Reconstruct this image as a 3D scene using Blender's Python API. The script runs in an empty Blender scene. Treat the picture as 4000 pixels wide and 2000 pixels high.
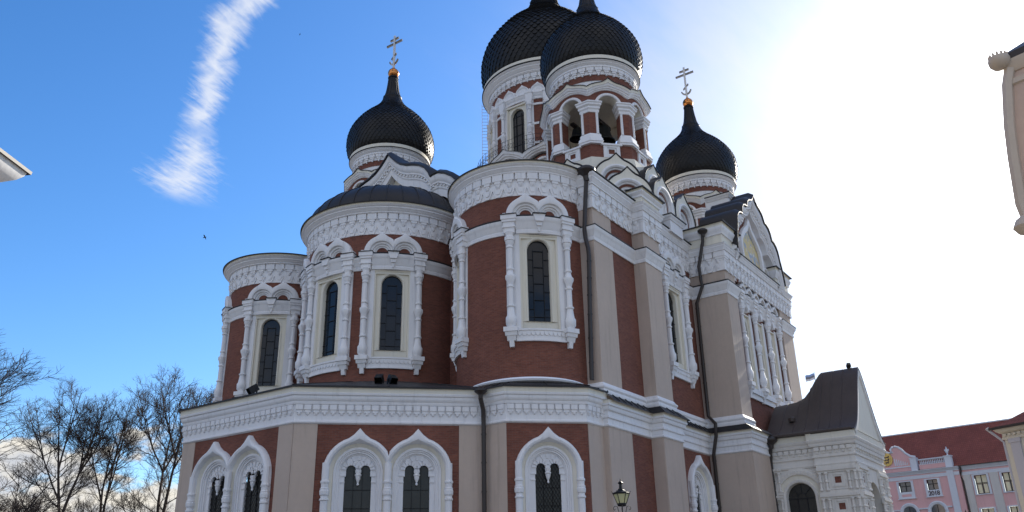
import bpy, bmesh, math, random
from mathutils import Vector, Matrix
R = math.radians
SC = bpy.context.scene
COL = SC.collection
S2 = 2 ** .5

# ------------------------------------------------------------------ camera
F_PX, PITCH, ROLL, HEAD = 3253.78, 0.386998, -0.0222027, 0.608826
EYE = 1.6
_fh = Vector((math.cos(HEAD), math.sin(HEAD), 0)); _rt = Vector((math.sin(HEAD), -math.cos(HEAD), 0)); _z = Vector((0, 0, 1))
FW = math.cos(PITCH) * _fh + math.sin(PITCH) * _z
_up = math.cos(PITCH) * _z - math.sin(PITCH) * _fh
RI = math.cos(ROLL) * _rt + math.sin(ROLL) * _up
UP = -math.sin(ROLL) * _rt + math.cos(ROLL) * _up
cam = bpy.data.cameras.new('camera'); cam_o = bpy.data.objects.new('camera', cam); COL.objects.link(cam_o)
cam.sensor_width = 36; cam.lens = F_PX / 4000 * 36; cam.clip_end = 6000; cam.clip_start = .05
M = Matrix.Identity(4)
for i in range(3):
    M[i][0] = RI[i]; M[i][1] = UP[i]; M[i][2] = -FW[i]
M[2][3] = EYE
cam_o.matrix_world = M
SC.camera = cam_o

# ------------------------------------------------------------------ light
SUN_AZ, SUN_EL = -1.2, 24.7            # azimuth measured from +X
SUN_STRENGTH, SKY_STRENGTH, EXPOSURE = 4.6, 0.10, 0.78
SUN_DIR = Vector((math.cos(R(SUN_EL)) * math.cos(R(SUN_AZ)), math.cos(R(SUN_EL)) * math.sin(R(SUN_AZ)), math.sin(R(SUN_EL))))
sl = bpy.data.lights.new('sun', 'SUN'); sl.energy = SUN_STRENGTH; sl.angle = R(.5); sl.color = (1, .93, .82)
so = bpy.data.objects.new('sun', sl); COL.objects.link(so)
so.rotation_euler = SUN_DIR.to_track_quat('Z', 'Y').to_euler()
so.location = (0, 0, 80)
vs = SC.view_settings
SC.display_settings.display_device = 'sRGB'
vs.view_transform = 'Standard'; vs.look = 'None'; vs.exposure = EXPOSURE; vs.gamma = 1; vs.use_curve_mapping = False


class NT:
    """small helper round a node tree"""
    def __init__(s, tree): s.t = tree; s.n = tree.nodes; s.l = tree.links
    def node(s, kind, **kw):
        nd = s.n.new(kind)
        for k, v in kw.items():
            if k.startswith('_'): setattr(nd, k[1:], v)
            else: s.put(nd.inputs[int(k[1:]) if k[0] == 'i' and k[1:].isdigit() else k.replace('_', ' ')], v)
        return nd
    def put(s, sock, v):
        if hasattr(v, 'is_output'): s.l.new(v, sock)
        else:
            try: sock.default_value = v
            except Exception: sock.default_value = (*v, 1)
    def m(s, op, a, b=0., c=0., clamp=False):
        nd = s.n.new('ShaderNodeMath'); nd.operation = op; nd.use_clamp = clamp
        s.put(nd.inputs[0], a); s.put(nd.inputs[1], b); s.put(nd.inputs[2], c)
        return nd.outputs[0]
    def vm(s, op, a, b=(0, 0, 0), out=0):
        nd = s.n.new('ShaderNodeVectorMath'); nd.operation = op
        s.put(nd.inputs[0], a); s.put(nd.inputs[1], b)
        return nd.outputs[out]
    def ss(s, x, lo, hi):
        nd = s.n.new('ShaderNodeMapRange'); nd.interpolation_type = 'SMOOTHSTEP'
        s.put(nd.inputs[0], x); s.put(nd.inputs[1], lo); s.put(nd.inputs[2], hi)
        return nd.outputs[0]
    def noise(s, vec, scale, detail=4, rough=.55, dist=0.):
        nd = s.n.new('ShaderNodeTexNoise')
        if vec is not None: s.put(nd.inputs['Vector'], vec)
        nd.inputs['Scale'].default_value = scale; nd.inputs['Detail'].default_value = detail
        nd.inputs['Roughness'].default_value = rough; nd.inputs['Distortion'].default_value = dist
        return nd.outputs[0]
    def comb(s, x, y, z=0.):
        nd = s.n.new('ShaderNodeCombineXYZ'); s.put(nd.inputs[0], x); s.put(nd.inputs[1], y); s.put(nd.inputs[2], z)
        return nd.outputs[0]
    def mix(s, f, a, b):
        nd = s.n.new('ShaderNodeMix'); nd.data_type = 'RGBA'
        s.put(nd.inputs[0], f); s.put(nd.inputs[6], a); s.put(nd.inputs[7], b)
        return nd.outputs[2]


world = bpy.data.worlds.new('World'); SC.world = world; world.use_nodes = True
w = NT(world.node_tree); w.n.clear()
sky = w.n.new('ShaderNodeTexSky'); sky.sky_type = 'NISHITA'; sky.sun_disc = False
sky.sun_elevation = R(SUN_EL); sky.sun_rotation = R(90 - SUN_AZ)
sky.altitude = 50; sky.air_density = 1.0; sky.dust_density = 0.6; sky.ozone_density = 2.2
tc = w.n.new('ShaderNodeTexCoord'); D = tc.outputs['Generated']
sep = w.n.new('ShaderNodeSeparateXYZ'); w.l.new(D, sep.inputs[0])
dx, dy, dz = sep.outputs
hs = w.node('ShaderNodeHueSaturation', Saturation=1.28, Value=1.0, Color=sky.outputs[0])
skyc = w.vm('MULTIPLY', hs.outputs[0], (SKY_STRENGTH * 1.02, SKY_STRENGTH * 1.15, SKY_STRENGTH * 1.34))
dzc = w.m('MAXIMUM', dz, .02)
px, py = w.m('DIVIDE', dx, dzc), w.m('DIVIDE', dy, dzc)
# cirrus streak: a feather of ice cloud on a high flat layer
a_ = w.m('ADD', w.m('MULTIPLY', px, .42), w.m('MULTIPLY', py, .907))
b_ = w.m('SUBTRACT', w.m('MULTIPLY', px, .907), w.m('MULTIPLY', py, .42))
wob = w.m('MULTIPLY', w.m('SUBTRACT', w.noise(w.comb(a_, b_), 6, 3), .5), .10)
fib = w.noise(w.comb(w.m('MULTIPLY', w.m('SUBTRACT', a_, w.m('MULTIPLY', b_, .75)), 19), w.m('MULTIPLY', b_, 6)), 1.5, 6, .66, 1.1)
cb = w.m('ADD', w.m('ADD', .198, w.m('MULTIPLY', w.ss(a_, 1.3, 1.95), .034)), w.m('MULTIPLY', w.ss(a_, 2.05, 2.22), .028))
low = w.ss(a_, 1.78, 2.0)
wl_ = w.m('ADD', .026, w.m('MULTIPLY', low, .024))
dist = w.m('ABSOLUTE', w.m('SUBTRACT', w.m('ADD', b_, wob), cb))
edge = w.m('ADD', w.m('SUBTRACT', w.m('DIVIDE', dist, wl_), 0.), w.m('MULTIPLY', w.m('SUBTRACT', .52, fib), 4.2))
fib = w.m('ADD', w.m('MULTIPLY', fib, .6), w.m('MULTIPLY', w.noise(w.comb(a_, b_), 20, 6, .62, .6), .4))
edge = w.m('ADD', w.m('DIVIDE', dist, wl_), w.m('MULTIPLY', w.m('SUBTRACT', .52, fib), 4.6))
core = w.m('SUBTRACT', 1., w.ss(edge, -.3, 2.1))
ends = w.m('MULTIPLY', w.ss(a_, .9, 1.1), w.m('SUBTRACT', 1., w.ss(w.m('ADD', a_, w.m('MULTIPLY', fib, .12)), 2.16, 2.27)))
neck = w.m('SUBTRACT', 1., w.m('MULTIPLY', w.m('SUBTRACT', 1., w.ss(w.m('ABSOLUTE', w.m('SUBTRACT', a_, 1.79)), 0., .07)), .55))
cirrus = w.m('MULTIPLY', w.m('MULTIPLY', w.m('MULTIPLY', core, ends), neck), w.m('MULTIPLY_ADD', w.noise(w.comb(a_, b_), 22, 4, .6), .5, .52))
# cumulus low over the trees
az = w.m('ARCTAN2', dy, dx)
el = w.m('ARCSINE', dz)
cn = w.noise(w.comb(w.m('MULTIPLY', az, 9), w.m('MULTIPLY', el, 15)), 1.3, 7, .55, .2)
lowband = w.m('SUBTRACT', 1., w.ss(el, R(6.0), R(12.5)))
cum = w.ss(w.m('ADD', cn, w.m('MULTIPLY', lowband, .30)), .645, .73)
cum = w.m('MULTIPLY', cum, w.m('MULTIPLY', w.ss(az, R(28), R(48)), w.m('SUBTRACT', 1., w.ss(el, R(10.0), R(13.5)))))
cn2 = w.noise(w.comb(w.m('MULTIPLY', az, 9), w.m('ADD', w.m('MULTIPLY', el, 15), .12)), 1.3, 7, .55, .2)
cshade = w.ss(w.m('SUBTRACT', cn, cn2), -.10, .12)
cumc = w.mix(cshade, (.36, .38, .42), (.56, .53, .47))
# thin veil of cloud round the sun, brightest by forward scattering
g = w.m('ARCCOSINE', w.m('MINIMUM', w.vm('DOT_PRODUCT', w.vm('NORMALIZE', D), tuple(SUN_DIR), out=1), .99999))
gn = w.m('ADD', g, w.m('MULTIPLY', w.m('SUBTRACT', w.noise(w.comb(w.m('MULTIPLY', px, 1.), w.m('MULTIPLY', py, 3.2)), 1.7, 5, .62), .5), R(22)))
veil = w.m('SUBTRACT', 1., w.ss(gn, R(3), R(38)))
vb = w.m('ADD', .45, w.m('MULTIPLY', w.m('EXPONENT', w.m('DIVIDE', w.m('MULTIPLY', g, -1.), R(5.4))), 3.6))
veilc = w.vm('SCALE', (.97, .99, 1.04), (0, 0, 0)); w.put(veilc.node.inputs['Scale'], vb)
c1 = w.mix(cirrus, skyc, (.52, .54, .58))
c2 = w.mix(cum, c1, cumc)
# broken bright cloud, unseen behind the viewer, added to lift the shaded walls
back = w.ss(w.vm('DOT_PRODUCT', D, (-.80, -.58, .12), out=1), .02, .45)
fill_cloud = w.ss(w.noise(w.comb(px, py), .9, 6, .58), .40, .58)
c2 = w.mix(w.m('MULTIPLY', w.m('MULTIPLY', back, fill_cloud), .92), c2, (.60, .57, .555))
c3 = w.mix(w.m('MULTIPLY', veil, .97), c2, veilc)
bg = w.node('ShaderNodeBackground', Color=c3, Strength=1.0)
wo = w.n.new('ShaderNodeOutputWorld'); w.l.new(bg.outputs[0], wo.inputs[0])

# ------------------------------------------------------------------ materials
MATS = {}
def mat(name, col, rough=.8, var=.12, scale=1.2, metal=0., bump=0., bscale=30., spec=.3, streak=0., coat=0., extra=None):
    m = bpy.data.materials.new(name); m.use_nodes = True
    t = NT(m.node_tree); t.n.clear()
    geo = t.n.new('ShaderNodeNewGeometry'); P = geo.outputs['Position']
    n1 = t.noise(P, scale, 5, .6); n2 = t.noise(P, scale * 9, 3, .6)
    k = t.m('ADD', t.m('MULTIPLY', n1, .65), t.m('MULTIPLY', n2, .35))
    f = t.m('MULTIPLY_ADD', t.m('SUBTRACT', k, .5), 2 * var * 1.6, 1.)
    if streak:
        sp = t.vm('MULTIPLY', P, (3.2, 3.2, .22))
        sk = t.ss(t.noise(sp, 1.3, 6, .65), .50, .74)
        f = t.m('MULTIPLY', f, t.m('SUBTRACT', 1., t.m('MULTIPLY', sk, streak)))
    c = t.vm('SCALE', col); t.put(c.node.inputs['Scale'], f)
    if extra: c = extra(t, c, P)
    b = t.node('ShaderNodeBsdfPrincipled', Base_Color=c, Roughness=rough, Metallic=metal)
    b.inputs['Specular IOR Level'].default_value = spec
    if coat: b.inputs['Coat Weight'].default_value = coat
    if bump:
        bn = t.n.new('ShaderNodeBump'); bn.inputs['Strength'].default_value = bump; bn.inputs['Distance'].default_value = .02
        t.put(bn.inputs['Height'], t.noise(P, bscale, 4, .6)); t.l.new(bn.outputs[0], b.inputs['Normal'])
    o = t.n.new('ShaderNodeOutputMaterial'); t.l.new(b.outputs[0], o.inputs[0])
    MATS[name] = m
    return m

def brick_mat(name, c1, c2, mortar, bw=.27, rh=.078, ms=.009, rough=.85, bump=.5):
    m = bpy.data.materials.new(name); m.use_nodes = True
    t = NT(m.node_tree); t.n.clear()
    uv = t.n.new('ShaderNodeTexCoord').outputs['UV']
    geo = t.n.new('ShaderNodeNewGeometry'); P = geo.outputs['Position']
    br = t.n.new('ShaderNodeTexBrick'); t.l.new(uv, br.inputs['Vector'])
    for k, v in (('Scale', 1.), ('Brick Width', bw), ('Row Height', rh), ('Mortar Size', ms), ('Mortar Smooth', .3), ('Bias', 0.)): br.inputs[k].default_value = v
    br.inputs['Color1'].default_value = (*c1, 1); br.inputs['Color2'].default_value = (*c2, 1); br.inputs['Mortar'].default_value = (*mortar, 1)
    k = t.m('MULTIPLY_ADD', t.m('SUBTRACT', t.noise(P, .55, 6, .65), .5), .75, 1.)
    k = t.m('MULTIPLY', k, t.m('MULTIPLY_ADD', t.m('SUBTRACT', t.noise(t.vm('MULTIPLY', P, (4, 4, 13)), 1., 3, .7), .5), .6, 1.))
    c = t.vm('SCALE', br.outputs[0]); t.put(c.node.inputs['Scale'], k)
    b = t.node('ShaderNodeBsdfPrincipled', Base_Color=c, Roughness=rough)
    b.inputs['Specular IOR Level'].default_value = .2
    bn = t.n.new('ShaderNodeBump'); bn.inputs['Strength'].default_value = bump; bn.inputs['Distance'].default_value = .01; bn.invert = True
    t.l.new(br.outputs[1], bn.inputs['Height']); t.l.new(bn.outputs[0], b.inputs['Normal'])
    o = t.n.new('ShaderNodeOutputMaterial'); t.l.new(b.outputs[0], o.inputs[0])
    MATS[name] = m
    return m

brick_mat('brick', (.225, .083, .055), (.165, .062, .044), (.175, .10, .08), .25, .073)
mat('white', (.80, .79, .79), .7, .05, .8, bump=.15, bscale=14, streak=.16)
mat('porch_white', (.72, .685, .63), .8, .06, .8, bump=.12, bscale=14, streak=.14)
mat('porch_roof', (.072, .055, .049), .5, .25, .9, spec=.3, bump=.15, bscale=3)
mat('cream', (.77, .725, .615), .8, .05, .8, bump=.12, bscale=14, streak=.10)
mat('beige', (.53, .43, .355), .9, .10, .5, bump=.3, bscale=40, streak=.16)
mat('roof', (.030, .028, .029), .5, .25, .9, spec=.3, bump=.15, bscale=3)
mat('tile', (.014, .0138, .0138), .46, .35, 2.5, spec=.26)
mat('brown_metal', (.032, .024, .021), .45, .25, 2, spec=.5)
mat('gold', (.62, .24, .07), .25, .12, 6, metal=1.)
mat('cross_metal', (.60, .59, .56), .5, .1, 5, metal=.7)
mat('glass', (.012, .014, .017), .08, .5, 1.6, spec=.32, bump=.10, bscale=1.3)
mat('dim_glass', (.030, .029, .027), .22, .5, 2, spec=.30, bump=.2, bscale=2)
mat('sky_glass', (.05, .07, .09), .06, .3, 2, spec=.9)
mat('lead', (.012, .013, .016), .55, .2, 4)
mat('iron', (.010, .010, .011), .5, .2, 8)
mat('bronze', (.028, .030, .028), .45, .3, 4, metal=.3)
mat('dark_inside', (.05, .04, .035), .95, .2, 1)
mat('snow', (.86, .88, .93), .7, .04, 3)
def mosaic(t, c, P):
    sp = t.n.new('ShaderNodeSeparateXYZ'); t.l.new(P, sp.inputs[0])
    q = t.comb(t.m('MULTIPLY', sp.outputs[0], 1.5), t.m('MULTIPLY', sp.outputs[2], .75))
    n = t.noise(q, 1.5, 2, .5); n2 = t.noise(q, 3.1, 2, .5)
    c = t.mix(t.ss(n, .50, .56), (.62, .48, .20), (.28, .34, .42))
    c = t.mix(t.ss(n2, .58, .62), c, (.55, .42, .32))
    return t.mix(t.ss(n2, .36, .40), (.66, .60, .48), c)
mat('mosaic', (.6, .5, .3), .5, .1, 3, extra=mosaic)
brick_mat('paving', (.185, .175, .165), (.15, .14, .13), (.12, .115, .11), .22, .13, .012, .85, .6)
brick_mat('roof_tile', (.25, .075, .052), (.22, .066, .046), (.15, .048, .036), .22, .26, .02, .8, .9)
mat('pink', (.66, .40, .395), .9, .06, .7, streak=.1)
mat('pale_blue', (.60, .63, .68), .85, .05, .7, streak=.1)
mat('stone_trim', (.56, .54, .51), .9, .06, .7, streak=.12)
mat('yellow_wall', (.62, .56, .46), .9, .05, .7, streak=.1)
mat('violet_trim', (.48, .45, .47), .9, .05, .7)
mat('bark', (.066, .052, .046), .95, .3, 3)
mat('curtain', (.74, .68, .48), .9, .2, 4)
mat('bird', (.03, .03, .035), .8, .1, 5)
mat('crest_gold', (.50, .36, .12), .35, .25, 9, metal=.8)
mat('lettering', (.06, .045, .06), .7, .1, 5)
mat('flag_blue', (.30, .42, .66), .9, .1, 4); mat('flag_black', (.22, .22, .24), .9, .1, 4); mat('flag_white', (.75, .75, .76), .9, .05, 4)
mat('soffit', (.34, .26, .18), .9, .1, 2)
mat('lantern_paint', (.60, .53, .44), .6, .1, 6)
def frosted(t, c, P): return c
_m = mat('lamp_glass', (.62, .63, .44), .35, .12, 14, spec=.4)
_t = _m.node_tree; _p = [n for n in _t.nodes if n.type == 'BSDF_PRINCIPLED'][0]; _o = [n for n in _t.nodes if n.type == 'OUTPUT_MATERIAL'][0]
_tr = _t.nodes.new('ShaderNodeBsdfTranslucent'); _tr.inputs['Color'].default_value = (.80, .80, .55, 1)
_mx = _t.nodes.new('ShaderNodeMixShader'); _mx.inputs[0].default_value = .5
_t.links.new(_p.outputs[0], _mx.inputs[1]); _t.links.new(_tr.outputs[0], _mx.inputs[2]); _t.links.new(_mx.outputs[0], _o.inputs[0])
_m = mat('old_glass', (.66, .60, .57), .5, .15, 9, spec=.3)
_t = _m.node_tree; _p = [n for n in _t.nodes if n.type == 'BSDF_PRINCIPLED'][0]; _o = [n for n in _t.nodes if n.type == 'OUTPUT_MATERIAL'][0]
_tr = _t.nodes.new('ShaderNodeBsdfTranslucent'); _tr.inputs['Color'].default_value = (.62, .50, .40, 1)
_mx = _t.nodes.new('ShaderNodeMixShader'); _mx.inputs[0].default_value = .45
_t.links.new(_p.outputs[0], _mx.inputs[1]); _t.links.new(_tr.outputs[0], _mx.inputs[2]); _t.links.new(_mx.outputs[0], _o.inputs[0])

# ------------------------------------------------------------------ mesh builder
class MB:
    def __init__(s, mats, T=None):
        s.v = []; s.u = []; s.f = []; s.fm = []; s.mats = mats.split(); s.mi = 0; s.T = T
    def use(s, name):
        if name not in s.mats: s.mats.append(name)
        s.mi = s.mats.index(name); return s
    def p(s, a, uv=None):
        s.v.append(tuple(s.T(*a)) if s.T else tuple(a))
        s.u.append(uv if uv else ((a[0], a[2]) if s.T else None))
        return len(s.v) - 1
    def face(s, pts):
        s.f.append([s.p(a) for a in pts]); s.fm.append(s.mi)
    def fi(s, idx):
        s.f.append(list(idx)); s.fm.append(s.mi)
    def loft(s, C, closed=False, uvs=None):
        n = len(C[0])
        idx = [[s.p(a, uvs[i][j] if uvs else None) for j, a in enumerate(c)] for i, c in enumerate(C)]
        for i in range(len(C) - 1):
            for j in range(n if closed else n - 1):
                k = (j + 1) % n
                s.fi((idx[i][j], idx[i][k], idx[i + 1][k], idx[i + 1][j]))
        return idx
    def box(s, s0, s1, n0, n1, z0, z1, seg=1, taper=0.):
        C = []
        for i in range(seg + 1):
            q = s0 + (s1 - s0) * i / seg
            C.append([(q, n0, z0), (q, n1 - taper, z0), (q, n1, z1), (q, n0, z1)])
        idx = s.loft(C, True)
        s.fi(idx[0]); s.fi(idx[-1])
    def prof(s, s0, s1, pr, seg=1, cap=True):
        C = [[(s0 + (s1 - s0) * i / seg, n, z) for n, z in pr] for i in range(seg + 1)]
        idx = s.loft(C)
        if cap:
            s.fi(idx[0]); s.fi(idx[-1])
    def trap(s, c, w0, w1, n0, n1, z0, z1):      # block whose width goes w0 (bottom) -> w1 (top)
        a = [(c - w0, z0), (c + w0, z0), (c + w1, z1), (c - w1, z1)]
        s.poly(a, n0, n1)
    def poly(s, a, n0, n1):                       # extruded outline of (s,z)
        i0 = [s.p((q, n0, z)) for q, z in a]; i1 = [s.p((q, n1, z)) for q, z in a]
        s.fi(i1)
        for k in range(len(a)):
            j = (k + 1) % len(a); s.fi((i0[k], i0[j], i1[j], i1[k]))
    def lathe(s, cs, cn, pr, k=10, a0=0., cap=True):
        C = [[(cs + r * math.cos(a0 + 2 * math.pi * j / k), cn + r * math.sin(a0 + 2 * math.pi * j / k), z) for j in range(k)] for r, z in pr]
        idx = s.loft(C, True)
        if cap: s.fi(idx[0]); s.fi(idx[-1])
    def tube(s, pts, r, k=8, cap=True):
        pts = [Vector(p) for p in pts]; C = []
        rr = r if isinstance(r, (list, tuple)) else [r] * len(pts)
        up = Vector((.31, .87, .39))
        for i, p in enumerate(pts):
            d = (pts[min(i + 1, len(pts) - 1)] - pts[max(i - 1, 0)])
            if d.length < 1e-9: d = Vector((0, 0, 1))
            d.normalize(); x = d.cross(up); x.normalize(); y = d.cross(x)
            C.append([tuple(p + rr[i] * (x * math.cos(2 * math.pi * j / k) + y * math.sin(2 * math.pi * j / k))) for j in range(k)])
        idx = s.loft(C, True)
        if cap: s.fi(idx[0]); s.fi(idx[-1])
    def sweep(s, poly, pr, closed=False, zuv=True):
        """sweep a (n,z) profile along a plan outline, mitred; outward is to the right of travel"""
        C = []; U = []
        cum = [0.]
        for i in range(1, len(poly) + 1): cum.append(cum[-1] + (Vector(poly[i % len(poly)]) - Vector(poly[i - 1])).length)
        for n, z in pr:
            o = offset(poly, n, closed)
            if closed: o = o + [o[0]]
            C.append([(x, y, z) for x, y in o]); U.append([(cum[i], z) for i in range(len(o))])
        T, s.T = s.T, None
        idx = s.loft(C, False, U); s.T = T
        if not closed:
            s.fi([r[0] for r in idx]); s.fi([r[-1] for r in idx])
    def arch_fill(s, s0, s1, z0, z1, cx, zs, Ra, zb, n=0., seg=14):
        """wall panel s0..s1 x z0..z1 with a round-headed opening"""
        ts = [math.pi * i / seg for i in range(seg + 1)]
        ts += [math.atan2(z1 - zs, cx - s0), math.pi - math.atan2(z1 - zs, s1 - cx)]
        ts = sorted(ts)
        inn = [(cx - Ra * math.cos(t), n, zs + Ra * math.sin(t)) for t in ts]; out = []
        for t in ts:
            dx, dz = -math.cos(t), math.sin(t)
            k = 1e9
            if dx < -1e-9: k = min(k, (s0 - cx) / dx)
            if dx > 1e-9: k = min(k, (s1 - cx) / dx)
            if dz > 1e-9: k = min(k, (z1 - zs) / dz)
            out.append((cx + k * dx, n, zs + k * dz))
        s.loft([out, inn])
        if zs > zb:
            s.loft([[(s0, n, zb), (s0, n, zs)], [(cx - Ra, n, zb), (cx - Ra, n, zs)]])
            s.loft([[(cx + Ra, n, zb), (cx + Ra, n, zs)], [(s1, n, zb), (s1, n, zs)]])
        if zb > z0: s.loft([[(s0, n, z0), (s0, n, zb)], [(s1, n, z0), (s1, n, zb)]])
    def holed(s, s0, s1, z0, z1, holes, n=0., ds=1e9):
        """flat or curved wall with rectangular holes"""
        ss_ = {s0, s1}
        for h in holes: ss_ |= {h[0], h[1]}
        k = max(1, int((s1 - s0) / ds))
        ss_ |= {s0 + (s1 - s0) * i / k for i in range(k + 1)}
        ss_ = sorted(ss_); keep = [ss_[0]]
        hs_ = {x for h in holes for x in h[:2]} | {s0, s1}
        for x in ss_[1:]:
            if x - keep[-1] > 1e-3: keep.append(x)
            elif x in hs_: keep[-1] = x
        zz = sorted({z0, z1} | {x for h in holes for x in h[2:]})
        for i in range(len(keep) - 1):
            for j in range(len(zz) - 1):
                cs, cz = (keep[i] + keep[i + 1]) / 2, (zz[j] + zz[j + 1]) / 2
                if any(h[0] < cs < h[1] and h[2] < cz < h[3] for h in holes): continue
                s.face([(keep[i], n, zz[j]), (keep[i + 1], n, zz[j]), (keep[i + 1], n, zz[j + 1]), (keep[i], n, zz[j + 1])])
    def mesh(s, name):
        me = bpy.data.meshes.new(name)
        me.from_pydata(s.v, [], s.f)
        for m in s.mats: me.materials.append(MATS[m])
        me.polygons.foreach_set('material_index', s.fm)
        uvl = me.uv_layers.new(name='UVMap')
        for poly in me.polygons:
            nx, ny, nz = poly.normal
            for li in poly.loop_indices:
                vi = me.loops[li].vertex_index
                uv = s.u[vi]
                if uv is None:
                    x, y, z = s.v[vi]
                    if abs(nz) > .8: uv = (x, y)
                    else: uv = (x * -ny + y * nx, z) if abs(nz) < .3 else ((x if abs(ny) > abs(nx) else y), z)
                uvl.data[li].uv = uv
        bm = bmesh.new(); bm.from_mesh(me)
        bmesh.ops.remove_doubles(bm, verts=bm.verts, dist=2e-4)
        bmesh.ops.dissolve_degenerate(bm, dist=1e-5, edges=bm.edges)
        bmesh.ops.recalc_face_normals(bm, faces=bm.faces)
        for f in bm.faces: f.smooth = True
        for e in bm.edges:
            e.smooth = len(e.link_faces) == 2 and e.calc_face_angle(0) < .6 and e.link_faces[0].material_index == e.link_faces[1].material_index
        bm.to_mesh(me); bm.free()
        return me
    def build(s, name, parent=None, loc=(0, 0, 0), rz=0., root=False):
        return obj(name, s.mesh(name), parent, loc, rz)

def offset(poly, n, closed=False):
    m = len(poly); out = []
    for i in range(m):
        p = Vector(poly[i])
        a = Vector(poly[i - 1]) if (i > 0 or closed) else None
        b = Vector(poly[(i + 1) % m]) if (i < m - 1 or closed) else None
        d1 = (p - a).normalized() if a is not None else None
        d2 = (b - p).normalized() if b is not None else None
        if d1 is None: d1 = d2
        if d2 is None: d2 = d1
        n1 = Vector((d1.y, -d1.x)); n2 = Vector((d2.y, -d2.x))
        h = (n1 + n2); h = h / max(h.length_squared / 2, .2) if h.length > 1e-6 else n1
        out.append((p.x + h.x * n, p.y + h.y * n))
    return out

def circle(c, r, k, a0=0., a1=360.):
    full = abs(a1 - a0 - 360) < 1e-6
    return [(c[0] + r * math.cos(R(a0 + (a1 - a0) * i / k)), c[1] + r * math.sin(R(a0 + (a1 - a0) * i / k))) for i in range(k + (0 if full else 1))]
def octagon(c, ap, a0=22.5):
    r = ap / math.cos(R(22.5)); return [(c[0] + r * math.cos(R(a0 + 45 * i)), c[1] + r * math.sin(R(a0 + 45 * i))) for i in range(8)]

def obj(name, me, parent=None, loc=(0, 0, 0), rz=0.):
    o = bpy.data.objects.new(name, me); COL.objects.link(o)
    o.location = loc; o.rotation_euler = (0, 0, R(rz))
    if parent is not None:
        o.parent = parent
        if parent.get('label') and parent.parent is None and parent.data is None:
            o.location = Vector(loc) - Vector(parent.location) if parent.get('world') else Vector(loc)
    return o
def tag(o, label, cat, group=None, kind=None):
    if label: o['label'] = label
    if cat: o['category'] = cat
    if group: o['group'] = group
    if kind: o['kind'] = kind
    return o
def empty(name, loc, label, cat, group=None, rz=0., world=False):
    o = bpy.data.objects.new(name, None); COL.objects.link(o); o.location = loc; o.rotation_euler = (0, 0, R(rz)); o.empty_display_size = .3
    tag(o, label, cat, group)
    if world: o['world'] = 1
    return o
def copy_tree(o, parent=None, loc=None, rz=None):
    c = o.copy(); COL.objects.link(c)
    if parent is not None: c.parent = parent
    if loc is not None: c.location = loc
    if rz is not None: c.rotation_euler = (0, 0, R(rz))
    for ch in list(o.children): copy_tree(ch, c)
    return c
# local frames: normal +X, along the wall +Y (left to right seen from outside when turned to face the viewer)
FLAT = lambda s, n, z: (n, s, z)
def CYL(r): return lambda s, n, z: ((r + n) * math.cos(s / r), (r + n) * math.sin(s / r), z)
def WALL(p, phi):       # world frame of a flat wall through p facing phi degrees
    nx, ny = math.cos(R(phi)), math.sin(R(phi))
    return lambda s, n, z: (p[0] + n * nx - s * ny, p[1] + n * ny + s * nx, z)
def WCYL(c, r): return lambda s, n, z: (c[0] + (r + n) * math.cos(s / r), c[1] + (r + n) * math.sin(s / r), z)
def seg_frame(a, b):
    d = (Vector(b) - Vector(a)); L = d.length; d /= L
    return (lambda s, n, z: (a[0] + d.x * s + d.y * n, a[1] + d.y * s - d.x * n, z)), L

def arc(cx, zs, r, zb=None, n=14, tip=0., clip=None, sharp=22.):
    out = []
    if zb is not None: out.append((cx - r, zb))
    for i in range(n + 1):
        t = 180 * i / n
        zt = tip * max(0, 1 - abs(t - 90) / sharp) ** 1.5 if tip else 0
        out.append((cx - r * math.cos(R(t)), zs + r * math.sin(R(t)) + zt))
    if zb is not None: out.append((cx + r, zb))
    if clip: out = [(min(max(q, clip[0]), clip[1]), z) for q, z in out]
    return out
def C3(o, n): return [(q, n, z) for q, z in o]

# ------------------------------------------------------------------ ground
g_ = MB('paving'); g_.face([(-900, -900, 0), (900, -900, 0), (900, 900, 0), (-900, 900, 0)])
tag(g_.build('ground'), 'grey cobbled square round the cathedral', 'ground', kind='structure')

# ------------------------------------------------------------------ cathedral
CATH = empty('cathedral', (45, 32, 0), 'large red brick cathedral with white trim and black onion domes', 'cathedral', world=True)
cC, rC = (33.46, 32.06), 4.7
cR, rR = (33.45, 22.50), 3.53
cL, rL = (33.86, 41.68), 3.50
Z_BAND = (17.70, 18.42)
Z_FB = 19.75

# ---- ornaments shared by several walls
BALUSTER = [(.17, 12.95), (.17, 13.05), (.24, 13.15), (.25, 13.45), (.19, 13.55), (.14, 13.95), (.19, 14.0), (.19, 14.06), (.125, 14.1), (.125, 14.92), (.17, 14.95), (.17, 15.02),
            (.12, 15.06), (.17, 15.25), (.235, 15.40), (.235, 15.52), (.16, 15.6), (.125, 15.8), (.17, 15.83), (.17, 15.9), (.125, 15.95), (.125, 16.92), (.17, 16.95), (.17, 17.02), (.13, 17.06), (.2, 17.2), (.2, 17.3), (.24, 17.32), (.24, 17.5), (.16, 17.55), (.22, 17.75)]
BAND = [(0, 17.70), (.05, 17.71), (.07, 17.86), (.03, 17.90), (.10, 18.0), (.13, 18.12), (.18, 18.20), (.22, 18.26), (.24, 18.40), (0, 18.42)]
CAPB = [(0, 0), (.05, 0), (.08, .12), (.10, .2), (.18, .3), (.2, .38), (0, .4)]

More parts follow.
